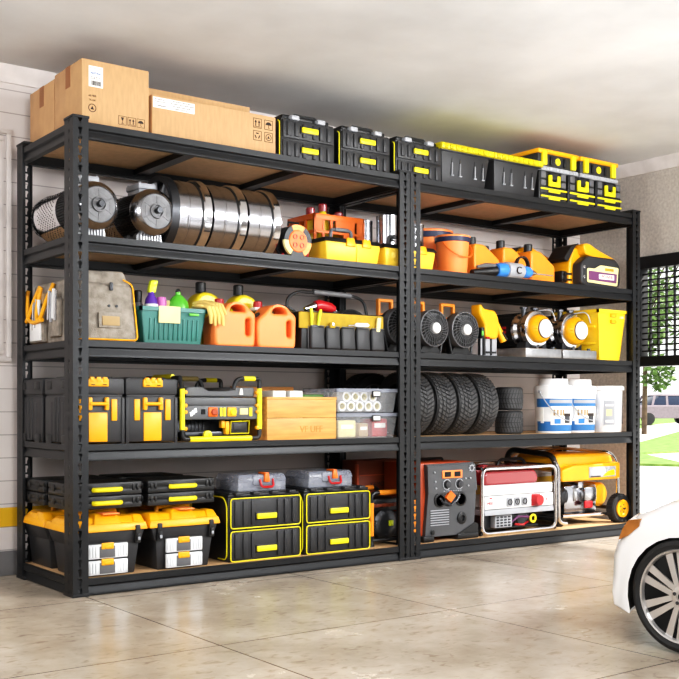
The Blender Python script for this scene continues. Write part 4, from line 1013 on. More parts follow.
# tyres
def tyre_geo(r, w, nb, rows):
    b = B(); b.lathe((0, 0, 0), (1,0,0), [(r*.62, -w*.36), (r*.66, -w*.46), (r*.80, -w*.5), (r*.93, -w*.47), (r*.965, -w*.40), (r*.968, 0), (r*.965, w*.40), (r*.93, w*.47), (r*.80, w*.5), (r*.66, w*.46), (r*.62, w*.36), (r*.60, w*.3), (r*.60, -w*.3), (r*.62, -w*.36)], 48)
    for q in (.72, .84):
        for s_ in (-1, 1): b.ring((0,0,0), (1,0,0), [(r*q, s_*w*.49), (r*(q+.02), s_*w*.49), (r*(q+.02), s_*w*.508), (r*q, s_*w*.508)], 40)
    k = B(); rw = w*.86/rows
    for i in range(nb):
        for j in range(rows):
            x0 = -w*.43+j*rw+rw*.07; x1 = x0+rw*.86; s_ = 1 if j < rows/2 else -1
            a0 = 2*PI*(i+(.5 if j % 2 else 0))/nb; da = 2*PI/nb*.62; sk = 2*PI/nb*.45*s_
            R1 = r*(1-.02*abs((x0+x1)/w)**2*2); v = []
            for R in (r*.95, R1):
                for x, a in ((x0, a0), (x1, a0+sk), (x1, a0+sk+da), (x0, a0+da)): v.append((x, R*math.cos(a), R*math.sin(a)))
            k.add(v, [(4,5,6,7), (0,1,5,4), (1,2,6,5), (2,3,7,6), (3,0,4,7)])
    return b, k
def tyre(label, loc, rz=0., group='upright car tyres on fourth shelf', r=.174, w=.148):
    t = thing('car_tyre', label, 'tyre', loc, rz, group); X = Matrix.Translation((0, 0, r))
    b, k = tyre_geo(r, w, 44, 5); b.X = k.X = X
    b.v = [X @ p for p in b.v]; k.v = [X @ p for p in k.v]
    b.obj('carcass', 'rubber', t); k.obj('tread', 'tread', t, flat=True); return t
c = tyre('upright black tyre nearest the two small flat tyres, rightmost of four', (2.475, .245, S4))
dup(c, (2.315, .245, S4), 'third upright black tyre from the middle posts')
dup(c, (2.155, .245, S4), 'second upright black tyre from the middle posts')
dup(c, (1.995, .245, S4), 'first upright black tyre, half hidden by the middle posts')
t = dup(c, (1.975, .545, S4), 'black wheel with grey rim behind clear boxes and the middle posts', PI/2, 'spare wheel behind')
del t['group']; t.name = 'car_wheel'; t['category'] = 'wheel'
b = B(); r = .174; b.ring((0, 0, r), (-1,0,0), [(.098, .02), (.112, .045), (.116, .062), (.108, .06), (.098, .04)], 40); b.lathe((0, 0, r), (-1,0,0), [(.03, .0), (.03, .05), (.02, .056), (0, .056)], 20)
for k in range(10): a = k*PI/5; b.cyl((-.045, .02*math.cos(a), r+.02*math.sin(a)), (-.05, .106*math.cos(a), r+.106*math.sin(a)), .008, n=6)
b.obj('rim', 'grey', t)
def small_tyre(label, z):
    t = thing('small_tyre', label, 'tyre', (2.735, .19, z), 0, 'small tyres lying stacked'); R = Matrix.Translation((0, 0, .066)) @ Matrix.Rotation(PI/2, 4, 'Y')
    b, k = tyre_geo(.082, .132, 28, 4); b.v = [R @ p for p in b.v]; k.v = [R @ p for p in k.v]
    b.obj('carcass', 'rubber', t); k.obj('tread', 'tread', t, flat=True)
small_tyre('lower of two small black tyres lying flat beside the upright tyres', S4)
small_tyre('upper of two small black tyres lying flat beside the upright tyres', S4+.137)

# paint buckets
def paint(label, loc, group, r=.112):
    t = thing('paint_bucket', label, 'bucket', loc, 0, group); h = .275
    B().lathe((0,0,0), (0,0,1), [(r*.9, 0), (r*.93, .004), (r, h-.04), (r*1.04, h-.04), (r*1.04, h), (r*.9, h)], 44).obj('pail', 'white', t)
    B().lathe((0,0,h-.002), (0,0,1), [(r*.98, 0), (r*.98, .01), (r*.78, .012), (r*.76, .046), (r*.72, .05), (0, .05)], 44).obj('lid', 'white', t)
    R = lambda z: r*(.93+.07*z/(h-.04))+.0008
    def band(z0, z1, a0, a1, e=0.): 
        b = B(); n = max(6, int((a1-a0)/.12)); v = []; f = []
        for i in range(n+1):
            a = a0+(a1-a0)*i/n
            for z, k in ((z0, 0), (z1, 0), (z1, -.002), (z0, -.002)): v.append(((R(z)+e+k)*math.cos(a), (R(z)+e+k)*math.sin(a), z))
        for i in range(n):
            for k in range(4): f.append((4*i+k, 4*i+4+k, 4*i+4+(k+1) % 4, 4*i+(k+1) % 4))
        f += [(0,1,2,3), (4*n+3, 4*n+2, 4*n+1, 4*n)]; return b.add(v, f)
    A0, A1 = -PI*1.1, PI*.1
    band(.012, .07, A0, A1).obj('lower_band', 'blue', t); band(.155, .205, A0, A1).obj('upper_band', 'blue', t)
    band(.178, .198, -2.6, -1.0, .0008).obj('brand_stripe', M['lgrey'], t)
    lb = band(.05, .16, -2.55, -.95, .0012).obj('picture_label', 'paper', t)
    band(.06, .10, -1.75, -1.35, .002).obj('house_picture', 'dsteel', lb); band(.10, .118, -1.8, -1.3, .002).obj('roof_picture', 'ink', lb)
    for k, a in enumerate((-2.4, -2.22, -2.04, -1.9)): band(.105, .14, a, a+.1, .002).obj('letter_block', 'felt_patch', lb)
    band(.056, .085, -2.35, -2.0, .002).obj('logo_patch', 'skyblue', lb)
    band(.06, .15, -3.15, -2.95, .0015).obj('side_panel', 'paper', t)
    k = B(); pts = [((r*1.04+.004)*math.cos(a), (r*1.04+.006)*math.sin(a), h-.03-.17*math.sin(-a)) for a in [-PI*i/18 for i in range(19)]]; k.tube(pts, .003, 6)
    for s_ in (-1, 1): k.cyl((s_*r*1.02, 0, h-.03), (s_*(r*1.04+.008), 0, h-.03), .009, n=10)
    k.obj('bail_handle', 'lgrey', t); return t
G = 'white paint buckets with blue labels'
c = paint('left white paint bucket with blue label and wire handle, nearest the small tyres', (3.085, .165, S4), G)
dup(c, (3.325, .19, S4), 'right white paint bucket with blue label, next to the plain white bucket', .0)
t = thing('white_bucket', 'plain white bucket with grey printed label, last on fourth shelf', 'bucket', (3.545, .145, S4)); r = .097; h = .285
B().lathe((0,0,0), (0,0,1), [(r*.92, 0), (r*.94, .004), (r, h-.03), (0, h-.03)], 40).obj('pail', 'white', t)
B().lathe((0,0,h-.03), (0,0,1), [(r*1.03, 0), (r*1.12, .004), (r*1.12, .024), (r*1.04, .03), (0, .03)], 40).obj('lid', 'white', t)
def curve_patch(R, z0, z1, a0, a1, m_, n_, par):
    b = B(); n = 10; v = []; f = []
    for i in range(n+1):
        a = a0+(a1-a0)*i/n
        for z, k in ((z0, 0), (z1, 0), (z1, -.004), (z0, -.004)): v.append(((R+k)*math.cos(a), (R+k)*math.sin(a), z))
    for i in range(n):
        for k in range(4): f.append((4*i+k, 4*i+4+k, 4*i+4+(k+1) % 4, 4*i+(k+1) % 4))
    f += [(0,1,2,3), (4*n+3, 4*n+2, 4*n+1, 4*n)]; return b.add(v, f).obj(n_, m_, par)
l_ = curve_patch(r+.001, .045, .195, -2.6, -1.9, 'lgrey', 'printed_label', t)
curve_patch(r+.002, .10, .14, -2.45, -2.1, 'cream', 'label_block', l_); curve_patch(r+.002, .06, .075, -2.5, -2.0, 'paper', 'label_line', l_); curve_patch(r+.002, .16, .172, -2.5, -2.0, 'paper', 'label_line', l_)
curve_patch(r+.001, .05, .19, -.75, -.6, 'dsteel', 'side_print', t)

# ================================================================ bottom shelf
def organizer_box(label, loc, group):
    t = thing('toolbox', label, 'toolbox', loc, 0, group); t.scale = (1, 1, 1.05); w, d, h = .345, .275, .235
    b = B(); b.hexa((.045, w-.045, .02, d-.02), (.03, w-.03, .006, d-.006), 0, .13, .006); b.hexa((.026, w-.026, .006, d-.006), (.004, w-.004, .0, d), .125, .185, .006)
    b.box(.072, .258, .0, .012, .004, .135, .002); b.obj('tub', 'black2', t)
    b = B(); b.hexa((-.006, w+.006, -.012, d+.012), (.002, w-.002, -.004, d+.004), .18, .212, .006); b.hexa((.012, w-.012, .012, d-.012), (.035, w-.035, .04, d-.04), .21, .236, .006)
    b.hexa((.10, .24, -.008, .12), (.12, .22, .03, .12), .20, .25, .008); b.hexa((.0, .06, -.008, .1), (.01, .05, .03, .1), .2, .24, .008); b.hexa((w-.06, w, -.008, .1), (w-.05, w-.01, .03, .1), .2, .24, .008)
    b.hexa((-.002, .05, .06, d-.06), (.01, .045, .075, d-.075), .205, .232, .005); b.obj('lid', 'yellow', t)
    b = B(); b.tube(fillet([(.10, d/2, .225), (.10, d/2, .256), (.26, d/2, .256), (.26, d/2, .225)], .015), .011, 10); b.obj('carry_handle', M['yellow'], t)
    b = B(); b.box(.145, .222, .0, .08, .248, .254, .002); b.obj('lid_pad', 'peach', t)
    for x in (.028, w-.058):
        k = B(); k.hexa((x, x+.03, -.012, .006), (x+.004, x+.026, -.016, .0), .125, .20, .005); k.box(x+.006, x+.024, -.022, -.01, .135, .165, .004); l = k.obj('latch', 'black', t)
        B().box(x+.009, x+.021, -.0245, -.02, .138, .152, .003).obj('latch_tip', 'lgrey', l)
    for z0 in (.008, .073):
        k = B(); k.box(.075, .255, -.010, .006, z0, z0+.058, .003)
        for x in (.08, .093, .106, .208, .221, .234, .245): k.box(x, x+.008, -.014, -.006, z0+.006, z0+.05, .002)
        dr = k.obj('clear_drawer', M['clearwhite'], t)
        B().box(.125, .195, -.0125, -.008, z0+.004, z0+.05, .001).obj('drawer_window', 'grey', dr)
        k = B(); k.box(.132, .188, -.018, -.008, z0+.038, z0+.064, .004); k.box(.145, .175, -.021, -.014, z0+.042, z0+.052, .002); k.obj('drawer_catch', 'yellow', dr)
    return t
M['clearwhite'] = mat('frosted_white_plastic', (222,224,226), .25)
G = 'black toolboxes with yellow lids on bottom shelf'; TZ = 1.05
c = organizer_box('front left black toolbox with yellow lid, directly behind the left front post', (.008, .045, S5), G)
dup(c, (.372, .045, S5), 'front right black toolbox with yellow lid and clear drawers, beside the yellow-edged drawer units')
dup(c, (.008, .355, S5), 'rear left black toolbox with yellow lid, seen through the side of the rack')
dup(c, (.372, .355, S5), 'rear right black toolbox with yellow lid, hidden behind the front right toolbox')
def flat_case(label, loc, group):
    t = thing('flat_case', label, 'tool case', loc, 0, group); w, d, h = .335, .24, .056
    b = B(); b.box(0, w, 0, d, .001, .026, .004); b.box(0, w, 0, d, .029, h, .005); b.box(.004, w-.004, .004, d-.004, .02, .036)
    for x in (.012, .032, w-.045, w-.025): b.box(x, x+.011, -.004, .004, .018, .045, .002)
    for y in (.05, d-.08): b.box(-.004, .004, y, y+.03, .016, .044, .003)
    b.box(.10, .235, -.001, .01, .010, .05, .003); b.obj('case_shell', 'black', t)
    b = B(); b.tube(fillet([(.105, .0, .026), (.115, -.010, .026), (.225, -.010, .026), (.235, .0, .026)], .01, 3), .0105, 8); b.box(.112, .228, -.018, -.004, .018, .034, .004); b.obj('handle', 'lemon', t)
    return t
G = 'flat black cases with yellow handles'
z0 = S5+.2675*1.05
c = flat_case('lower flat black case of stack on front left toolbox, yellow handle', (.02, .09, z0), G)
dup(c, (.02, .09, z0+.0575), 'upper flat black case of stack on front left toolbox, yellow handle')
dup(c, (.385, .09, z0), 'lower flat black case of stack on front right toolbox, yellow handle')
dup(c, (.385, .09, z0+.0575), 'upper flat black case of stack on front right toolbox, yellow handle')
dup(c, (.02, .385, z0), 'lower flat black case of the rear left stack, seen through rack side')
dup(c, (.02, .385, z0+.0575), 'upper flat black case of the rear left stack, seen through rack side')
dup(c, (.385, .385, z0), 'lower flat black case of the rear right stack, behind the front stack')
dup(c, (.385, .385, z0+.0575), 'upper flat black case of the rear right stack, behind the front stack')

G = 'yellow-edged two-drawer units on bottom shelf'
c = drawer_case('left black two-drawer unit with yellow edging and handles, beside the toolboxes', (.775, .05, S5), .405, .312, .36, True, G)
dup(c, (1.200, .05, S5), 'right black two-drawer unit with yellow edging, beside the orange open-frame generator')
def clear_case(label, loc, group):
    t = thing('organizer_case', label, 'organizer', loc, 0, group); w, d, h = .275, .22, .082
    b = B(); b.box(.004, w-.004, .004, d-.004, 0, .05, .008); b.obj('case_base', 'smoke', t)
    b = B(); b.hexa((0, w, 0, d), (.012, w-.012, .012, d-.012), .046, h, .006); b.box(.08, .20, -.006, .03, .03, h-.004, .008); b.obj('lid', 'smoke', t)
    b = B()
    for i in range(6): b.box(.014+i*.043, .046+i*.043, .03, d-.03, .004, .044, .003)
    b.obj('inner_bins', 'lgrey', t)
    b = B(); b.tube(fillet([(.115, -.006, .058), (.118, -.018, .022), (.185, -.018, .022), (.188, -.006, .058)], .014, 4), .0055, 8); b.obj('handle', 'red', t)
    b = B(); b.hexa((.135, .168, -.018, .0), (.14, .163, -.014, .0), .045, .088, .005); b.box(.14, .163, -.014, .05, .08, .090, .003); b.obj('latch', 'orange', t)
    return t
G = 'smoky clear organizer cases on the drawer units'
c = clear_case('left smoky clear organizer case with red handle, on the left drawer unit', (.835, .07, S5+.3205), G)
dup(c, (1.235, .07, S5+.3205), 'right smoky clear organizer case with red handle, on the right drawer unit')

# orange open-frame generator behind the middle posts
t = thing('generator', 'orange and black open-frame generator half hidden behind the middle posts', 'generator', (1.655, .11, S5)); w, d, h = .285, .30, .275
for y in (0, d):
    b = B(); b.tube(fillet([(0, y, .02), (0, y, h), (w, y, h), (w, y, .02)], .035, 5), .011, 10); b.tube([(0, y, .03), (w, y, .03)], .009, 8); b.obj('frame_joints', 'black', t)
    b = B(); b.tube([(0, y, .055), (0, y, h-.05)], .0135, 10); b.tube([(w, y, .055), (w, y, h-.05)], .0135, 10); b.tube([(.05, y, h), (w-.04, y, h)], .0135, 10); b.obj('orange_sleeves', 'jug', t)
for x in (0, w):
    for z in (.03, h-.02): B().tube([(x, 0, z), (x, d, z)], .008, 8).obj('cross_tube', 'black', t)
    for y in (0, d): B().cyl((x, y, 0), (x, y, .03), .016, .011, 12).obj('foot', 'black', t)
b = B(); b.box(.03, w-.03, .04, d-.03, .17, .24, .015); b.obj('tank', 'black', t)
b = B(); b.box(.025, w-.025, .012, .04, .198, .215, .003)
for i in range(9): b.box(.035+i*.024, .047+i*.024, .009, .013, .201, .212)
b.obj('name_strip', 'deeprust', t)
b = B(); b.lathe((.13, .04, .105), (0,-1,0), [(.085, -.16), (.085, -.02), (.08, 0), (.06, .012), (.03, .014), (0, .012)], 32)
for k in range(20): a = 2*PI*k/20; b.cyl((.085*math.cos(a), .05, .105+.085*math.sin(a)), (.04*math.cos(a), .024, .105+.04*math.sin(a)), .004, n=6)
b.box(.04, .25, .08, .26, .03, .16, .01); b.obj('recoil_engine', 'dsteel', t)
b = B(); b.box(.135, .165, .018, .028, .095, .125, .004); b.obj('starter_badge', 'limey', t)
# brown box at the back
t = thing('machine_case', 'large brown-orange metal case standing behind the orange generator', 'machine case', (1.80, .42, S5)); w, d, h = .32, .14, .425
b = B(); b.box(0, w, 0, d, 0, h, .008); b.obj('case_body', 'deeprust', t)
b = B(); b.text('XAMOR', .035, (.15, -.001, .28)); b.obj('faint_lettering', 'ink', t)
b = B(); b.box(-.002, .012, -.003, .02, .02, h-.02, .003); b.box(.02, w-.02, -.003, .002, .34, .345); b.obj('seams', 'rust', t)

# welder
t = thing('welding_machine', 'dark grey and orange welding machine with two displays, right of the middle posts', 'welder', (1.965, .055, S5)); w, d, h = .40, .34, .42
b = B(); b.box(.0, w-.02, .035, d, .03, h, .010); b.obj('case_shell', 'rust', t)
b = B(); b.prism([(.018, .026), (w-.03, .026), (w-.012, .24), (w-.012, .28), (w-.03, h-.004), (.03, h-.008), (.04, .25)], 'xz', .012, .04); b.obj('front_panel', 'wellgrey', t)
b = B(); b.prism([(.034, .255), (w-.01, .262), (w-.026, h-.012), (.028, h-.018)], 'xz', .002, .016); up = b.obj('upper_console', 'wellgrey', t)
b = B(); b.box(.13, .275, -.003, .004, .335, .378, .003); b.obj('display_surround', 'peach', up)
for x in (.145, .215): B().box(x, x+.045, -.005, .0, .343, .370, .002).obj('display', 'well', up)
for x in (.165, .255):
    k = B(); k.lathe((x, .002, .302), (0,-1,0), [(.02, 0), (.018, .016), (0, .018)], 20); kn = k.obj('knob', 'dsteel', up)
    B().ring((x, .002, .302), (0,-1,0), [(.025, 0), (.0285, 0), (.0285, .002), (.025, .002)], 28).obj('dial_scale', 'lgrey', up)
k = B(); k.ring((w-.055, .0, .385), (0,-1,0), [(.012, 0), (.017, 0), (.017, .003), (.012, .003)], 20)
for i in range(8): a = i*PI/4; k.cyl((w-.055+.016*math.cos(a), -.001, .385+.016*math.sin(a)), (w-.055+.022*math.cos(a), -.001, .385+.022*math.sin(a)), .003, n=6)
for x, z in ((.075, .37), (.08, .32), (.085, .285), (.30, .33), (.32, .29), (.335, .33)): k.lathe((x, .0, z), (0,-1,0), [(.005, 0), (.005, .004), (0, .005)], 10)
for i in range(8): k.box(.14+i*.017, .15+i*.017, -.001, .003, .266, .269)
k.obj('gear_emblem', 'lgrey', up)
k = B(); k.prism([(.155, .232), (.19, .268), (.225, .24), (.19, .205)], 'xz', -.004, .014); k.obj('orange_diamond', 'orange', t)
k = B(); k.tube([(.115, .005, .232), (.14, .002, .205), (.19, .0, .19), (.235, .002, .212), (.26, .005, .24)], .007, 8); k.obj('grip_bar', 'dsteel', t)
for x in (.12, .275): B().lathe((x, .012, .218), (0,-1,0), [(.038, 0), (.038, .006), (.03, .008), (.028, -.004), (0, -.004)], 28).obj('handle_pocket', 'black', t)
k = B()
for i in range(7): k.box(.055, .185, .006, .014, .085+i*.013, .0895+i*.013)
k.obj('vent_slats', 'lgrey', t)
k = B(); k.lathe((.28, .013, .115), (0,-1,0), [(.032, 0), (.032, .010), (.026, .014), (.016, .014), (.012, .004), (0, .004)], 24); k.obj('cable_port', 'black', t)
k = B(); k.lathe((.07, .013, .05), (0,-1,0), [(.013, 0), (.013, .008), (.008, .010), (0, .01)], 16); k.obj('gas_plug', 'black', t)
k = B(); k.box(.0, .075, .0, d, 0, .032, .006); k.box(.245, w, .0, d, 0, .032, .006); k.prism([(.25, .03), (w, .03), (w, .075), (w-.02, .085)], 'xz', .006, .05); k.obj('feet', 'black', t)
k = B(); k.tube(fillet([(.08, .19, h-.01), (.08, .19, h+.012), (.30, .19, h+.012), (.30, .19, h-.01)], .02), .008); k.obj('carry_handle', 'black', t)

# red and white generator
t = thing('generator', 'white-panelled generator with maroon tank and bent steel tube frame, beside the welder', 'generator', (2.395, .075, S5)); w, d, h = .62, .40, .375
for y in (0., d):
    b = B(); b.tube(fillet([(.012, y, .011), (w-.012, y, .011), (w-.012, y, h), (.012, y, h)], .05, 6, True), .0105, 10, True); b.obj('tube_frame', 'chrome', t)
for x in (.012, w-.012):
    for z in (.011, h): B().tube([(x, 0, z), (x, d, z)], .009, 8).obj('cross_tube', 'black', t)
B().tube(fillet([(.3, .18, h-.01), (.33, .18, h+.035), (.52, .18, h+.035), (.55, .18, h-.01)], .03), .010, 8).obj('lift_handle', 'black', t)
b = B(); b.solid([[(.05, .275), (w-.14, .275), (w-.13, .315), (w-.16, .36), (.08, .36), (.05, .34)]], 'xz', .02, .30, .016, .03); b.obj('fuel_tank', 'maroon', t)
b = B(); b.box(.03, w-.03, .10, .34, .352, .378, .008); b.lathe((.16, .15, .375), (0,0,1), [(.03, 0), (.03, .012), (0, .014)], 20); b.obj('tank_top', 'maroon', t)
b = B(); b.box(.035, w-.03, .006, .04, .222, .278, .004); b.box(.035, w-.03, .0, .05, .145, .218, .004); b.obj('control_panel', 'white', t)
b = B(); b.hexa((.03, w-.03, -.006, .20), (.03, w-.03, .0, .2), .112, .142, .003); b.obj('lower_rail', 'lgrey', t)
for x in (.155,): B().box(x-.028, x+.034, -.006, .004, .153, .208, .003).obj('blank_cover', 'paper', t)
for x in (.225, .285, .345):
    k = B(); k.box(x-.022, x+.022, -.006, .003, .155, .206, .003); s_ = k.obj('outlet', 'lgrey', t)
    k = B(); k.ring((x, -.006, .18), (0,-1,0), [(.013, 0), (.018, 0), (.018, .004), (.013, .004)], 20); k.box(x-.002, x+.002, -.008, -.004, .17, .19); k.obj('outlet_ring', 'black', s_)
k = B(); k.lathe((.44, -.002, .182), (0,-1,0), [(.036, 0), (.036, .012), (.03, .03), (.03, .036), (0, .036)], 28); k.box(.405, .475, -.006, .004, .148, .216, .004); k.obj('red_power_socket', 'red', t)
k = B(); k.text('MKK', .022, (.075, -.001, .172)); k.text('III', .02, (.53, -.001, .176)); k.box(.07, .09, -.0015, .0, .205, .212); k.obj('panel_lettering', 'red', t)
b = B(); b.box(.055, .165, .06, .30, .02, .11, .006); b.box(.2, .50, .10, .34, .03, .11, .02); b.lathe((.42, .10, .07), (0,-1,0), [(.055, -.15), (.055, 0), (.04, .012), (0, .012)], 28); b.box(.05, .55, .08, .34, .018, .03, .003); b.obj('engine_block', 'dsteel', t)
b = B(); b.box(.135, .27, .02, .06, .035, .107, .004); mf = b.obj('muffler_guard', 'lgrey', t)
k = B()
for i in range(4):
    for j in range(4): k.box(.145+i*.03, .165+i*.03, .017, .022, .042+j*.016, .052+j*.016, .001)
k.obj('guard_slots', 'dsteel', mf)
b = B(); b.tube([(.28, .05, .05), (.33, .03, .09), (.40, .02, .085), (.45, .03, .05)], .007, 8); b.obj('purple_hose', 'purplelab', t)
b = B(); b.ring((.43, .015, .075), (0,-1,0), [(.016, 0), (.026, 0), (.026, .008), (.016, .008)], 20); b.obj('pull_cord_ring', 'lemon', t)
b = B(); b.tube([(.31, .04, .045), (.37, .03, .04), (.42, .04, .055)], .006, 8); b.obj('red_hose', 'red', t)

# yellow wheeled generator
t = thing('generator', 'yellow wheeled generator with black wheel at right end of bottom shelf', 'generator', (3.045, .085, S5)); w, d, h = .62, .48, .43
b = B(); b.solid([[(.07, .335), (w-.03, .27), (w-.02, .385), (w-.06, h), (.08, h+.005), (.03, .40)]], 'xz', .08, .40, .022, .04); b.obj('rear_tank', 'yellow', t)
b = B(); b.solid([[(.06, .268), (w-.02, .268), (w-.02, .375), (.18, .368), (.06, .34)]], 'xz', .03, .12, .012, .02); ft = b.obj('tank_front', 'yellow', t)
b = B(); b.box(.30, .55, .024, .034, .285, .35, .004); lb = b.obj('tank_decal', 'lgrey', ft)
B().box(.345, .45, .021, .026, .31, .335, .002).obj('decal_word', 'paper', lb); B().solid([[(.42, .29), (.535, .295), (.53, .33), (.47, .32)]], 'xz', .021, .025, .001).obj('decal_bolt', 'lemon', lb)
b = B(); b.box(.31, .40, .02, .026, .288, .296, .001); b.obj('decal_stripe', 'ink', lb)
b = B(); b.tube(fillet([(.10, .03, .02), (.035, .03, .03), (.03, .03, .36), (-.0, .04, .40)], .04, 5), .011, 10); b.tube(fillet([(.06, .03, .065), (w-.12, .03, .055)], .02), .011, 10); b.tube(fillet([(w-.012, .06, .12), (w-.012, .06, .36), (w-.03, .10, .43), (.33, .20, .455), (.30, .30, .455), (.28, .40, .42)], .05, 6), .0095, 10); b.tube(fillet([(.035, .45, .02), (.03, .45, .40), (.2, .45, .45), (.5, .45, .45)], .06, 5), .011, 10)
b.obj('silver_frame', 'chrome', t)
b = B(); b.tube(fillet([(.03, .04, .30), (.01, .05, .43), (.01, .42, .455), (-.0, .45, .30), (.0, .45, .04)], .06, 6), .017, 10); b.box(.0, .03, .03, .06, .31, .345, .004); b.obj('black_roll_bar', 'black', t)
b = B(); b.lathe((.09, .16, .175), (1,0,0), [(.06, 0), (.068, .01), (.068, .09), (.056, .10), (.056, .14), (.072, .15), (.072, .17), (.06, .18), (.06, .24), (.07, .26), (.07, .32), (.05, .34), (0, .34)], 32); b.obj('alternator', 'cast', t)
b = B(); b.box(.16, .46, .10, .30, .06, .24, .02); b.box(.30, .42, .06, .2, .13, .23, .02); b.box(.25, .3, .07, .2, .22, .262, .006); b.obj('engine_block', 'steel', t)
b = B()
for i in range(6): b.ring((.115+i*.012, .16, .175), (1,0,0), [(.067, 0), (.0715, 0), (.0715, .006), (.067, .006)], 32)
b.obj('cooling_bands', 'dsteel', t)
b = B(); b.lathe((.50, .12, .17), (0,-1,0), [(.075, -.1), (.075, .0), (.06, .015), (0, .018)], 32); b.obj('recoil_cover', 'yellow', t)
b = B(); b.box(.29, .36, .05, .062, .10, .14, .003); b.obj('red_sticker', 'red', t)
b = B(); b.box(.02, .13, .05, .40, .035, .055, .004); b.box(.05, .10, .05, .10, 0, .04, .01); b.box(.05, .10, .36, .41, 0, .04, .01); b.box(.06, .5, .07, .42, .04, .062, .003); b.cyl((.545, -.01, .088), (.545, .45, .088), .012, n=10); b.obj('base_frame', 'black', t)
for y, n_ in ((-.025, 'wheel'), (.41, 'wheel')):
    k = B(); k.lathe((.545, y, .089), (0,1,0), [(.05, 0), (.08, -.004), (.088, .006), (.089, .03), (.088, .05), (.08, .058), (.05, .054), (.05, 0)], 36)
    for i in range(26): a = 2*PI*i/26; k.cyl((.545+.0885*math.cos(a), y+.008, .089+.0885*math.sin(a)), (.545+.0885*math.cos(a+.08), y+.048, .089+.0885*math.sin(a+.08)), .004, n=5)
    wl = k.obj(n_, 'rubber', t)
    k = B(); k.lathe((.545, y-.004, .089), (0,1,0), [(0, -.010), (.012, -.010), (.014, -.004), (.034, -.002), (.04, -.006), (.054, -.006), (.055, .05), (0, .05)], 32); k.obj('wheel_rim', 'yellow', wl)
    k = B()
    for i in range(5): a = 2*PI*i/5; k.lathe((.545+.024*math.cos(a), y-.006, .089+.024*math.sin(a)), (0,-1,0), [(.005, 0), (.005, .002), (0, .002)], 8)
    k.lathe((.545, y-.014, .089), (0,-1,0), [(.006, 0), (.006, .006), (0, .007)], 8); k.obj('hub_bolts', 'dsteel', wl)
# ================================================================ white car
rz = math.atan2(.996, -.096)     # local +x (towards the nose) in the world
NOSE = Vector((-.096, .9954, 0)).normalized(); rz = math.atan2(NOSE.y, NOSE.x)
car = thing('car', 'white car with silver alloy wheel and amber headlight, nose towards the racks', 'car', (1.174, -2.106, 0), rz)
# local frame: origin under the left front wheel, +x = forward, -y = to the right (inside of car), z up
WB, CW = 1.53, .98
AR = .200
def arch(cx, r, a0, a1, n=16): return [(cx+r*math.cos(a0+(a1-a0)*i/n), .175+r*math.sin(a0+(a1-a0)*i/n)) for i in range(n+1)]
side = [(.193, .105), (.235, .108), (.262, .122), (.268, .17), (.266, .225), (.262, .29), (.246, .335), (.225, .37), (.195, .412), (.165, .432), (.13, .447), (.06, .475), (-.01, .498), (-.15, .528), (-.30, .548), (-.42, .556),
        (-.75, .575), (-1.2, .59), (-1.6, .592), (-1.95, .582), (-2.12, .568), (-2.19, .54), (-2.20, .40), (-2.18, .20), (-2.10, .13), (-1.53-.205, .115)]
ra = arch(-WB, AR, PI+.30, -.30)     # over the rear wheel, from rear to front
fa = arch(0, AR, PI+.30, -.30)
outline = side+ra+[(-1.3, .09), (-.75, .085), (-.25, .09)]+fa
nS, nR, nF = len(side), len(ra), len(fa)
idx_arch = set(range(nS, nS+nR)) | set(range(nS+nR+3, nS+nR+3+nF))
def skin(y):
    e = min(y, CW-y); R = .06
    ins = R-math.sqrt(max(0, R*R-(R-e)**2)) if e < R else 0
    q = max(0, 1-e/(CW/2)); out = []
    n = len(outline)
    for i, (x, z) in enumerate(outline):
        px, pz = outline[i-1]; nx, nz = outline[(i+1) % n]
        tx, tz = nx-px, nz-pz; l = math.hypot(tx, tz) or 1
        k = 0 if i in idx_arch or i in (0, n-1, nS-1) else (ins*.55 if z > .2 else ins*.3)
        X = x-(-tz/l)*-k if 0 else x+(tz/l)*k*(-1 if False else 1)*0-0; Z = z
        # pull the skin in along the outline normal (outline runs clockwise seen from the left)
        X = x-(-tz/l)*(-k) ; Z = z-(tx/l)*(-k)
        if x > -.1: X += (1-q**2.2)*.105*min(1, (x+.1)/.3)          # nose is rounder in the middle
        if x < -1.9: X -= (1-q**2.2)*.06*min(1, (-1.9-x)/.25)
        if z > .4 and x < .1: Z += (1-q*q)*.025
        out.append((X, -y, Z))
    return out
ys = [0, .004, .012, .025, .045, .08, .16, .3, CW/2, CW-.3, CW-.16, CW-.08, CW-.045, CW-.025, CW-.012, CW-.004, CW]
V = []; F = []; FW = []
n = len(outline)
for y in ys: V += skin(y)
for j in range(len(ys)-1):
    for i in range(n):
        k = (i+1) % n; q = (j*n+i, j*n+k, (j+1)*n+k, (j+1)*n+i)
        (FW if (i in idx_arch and k in idx_arch) else F).append(q)
m_ = (len(ys)-1)*n
F += [tuple(range(n)), tuple(m_+i for i in range(n))]
b = B(); b.v = [Vector(p) for p in V]; b.f = F; o = b.obj('body_shell', 'carpaint', car)
for nm_, ok in (('front_wheel_well', lambda i: i >= nS+nR), ('rear_wheel_well', lambda i: i < nS+nR)):
    b = B(); u_ = {}
    for q in FW:
        if not ok(q[0] % n): continue
        for i in q:
            if i not in u_: u_[i] = len(b.v); b.v.append(Vector(V[i]))
        b.f.append(tuple(u_[i] for i in q))
    b.obj(nm_, 'well', car)
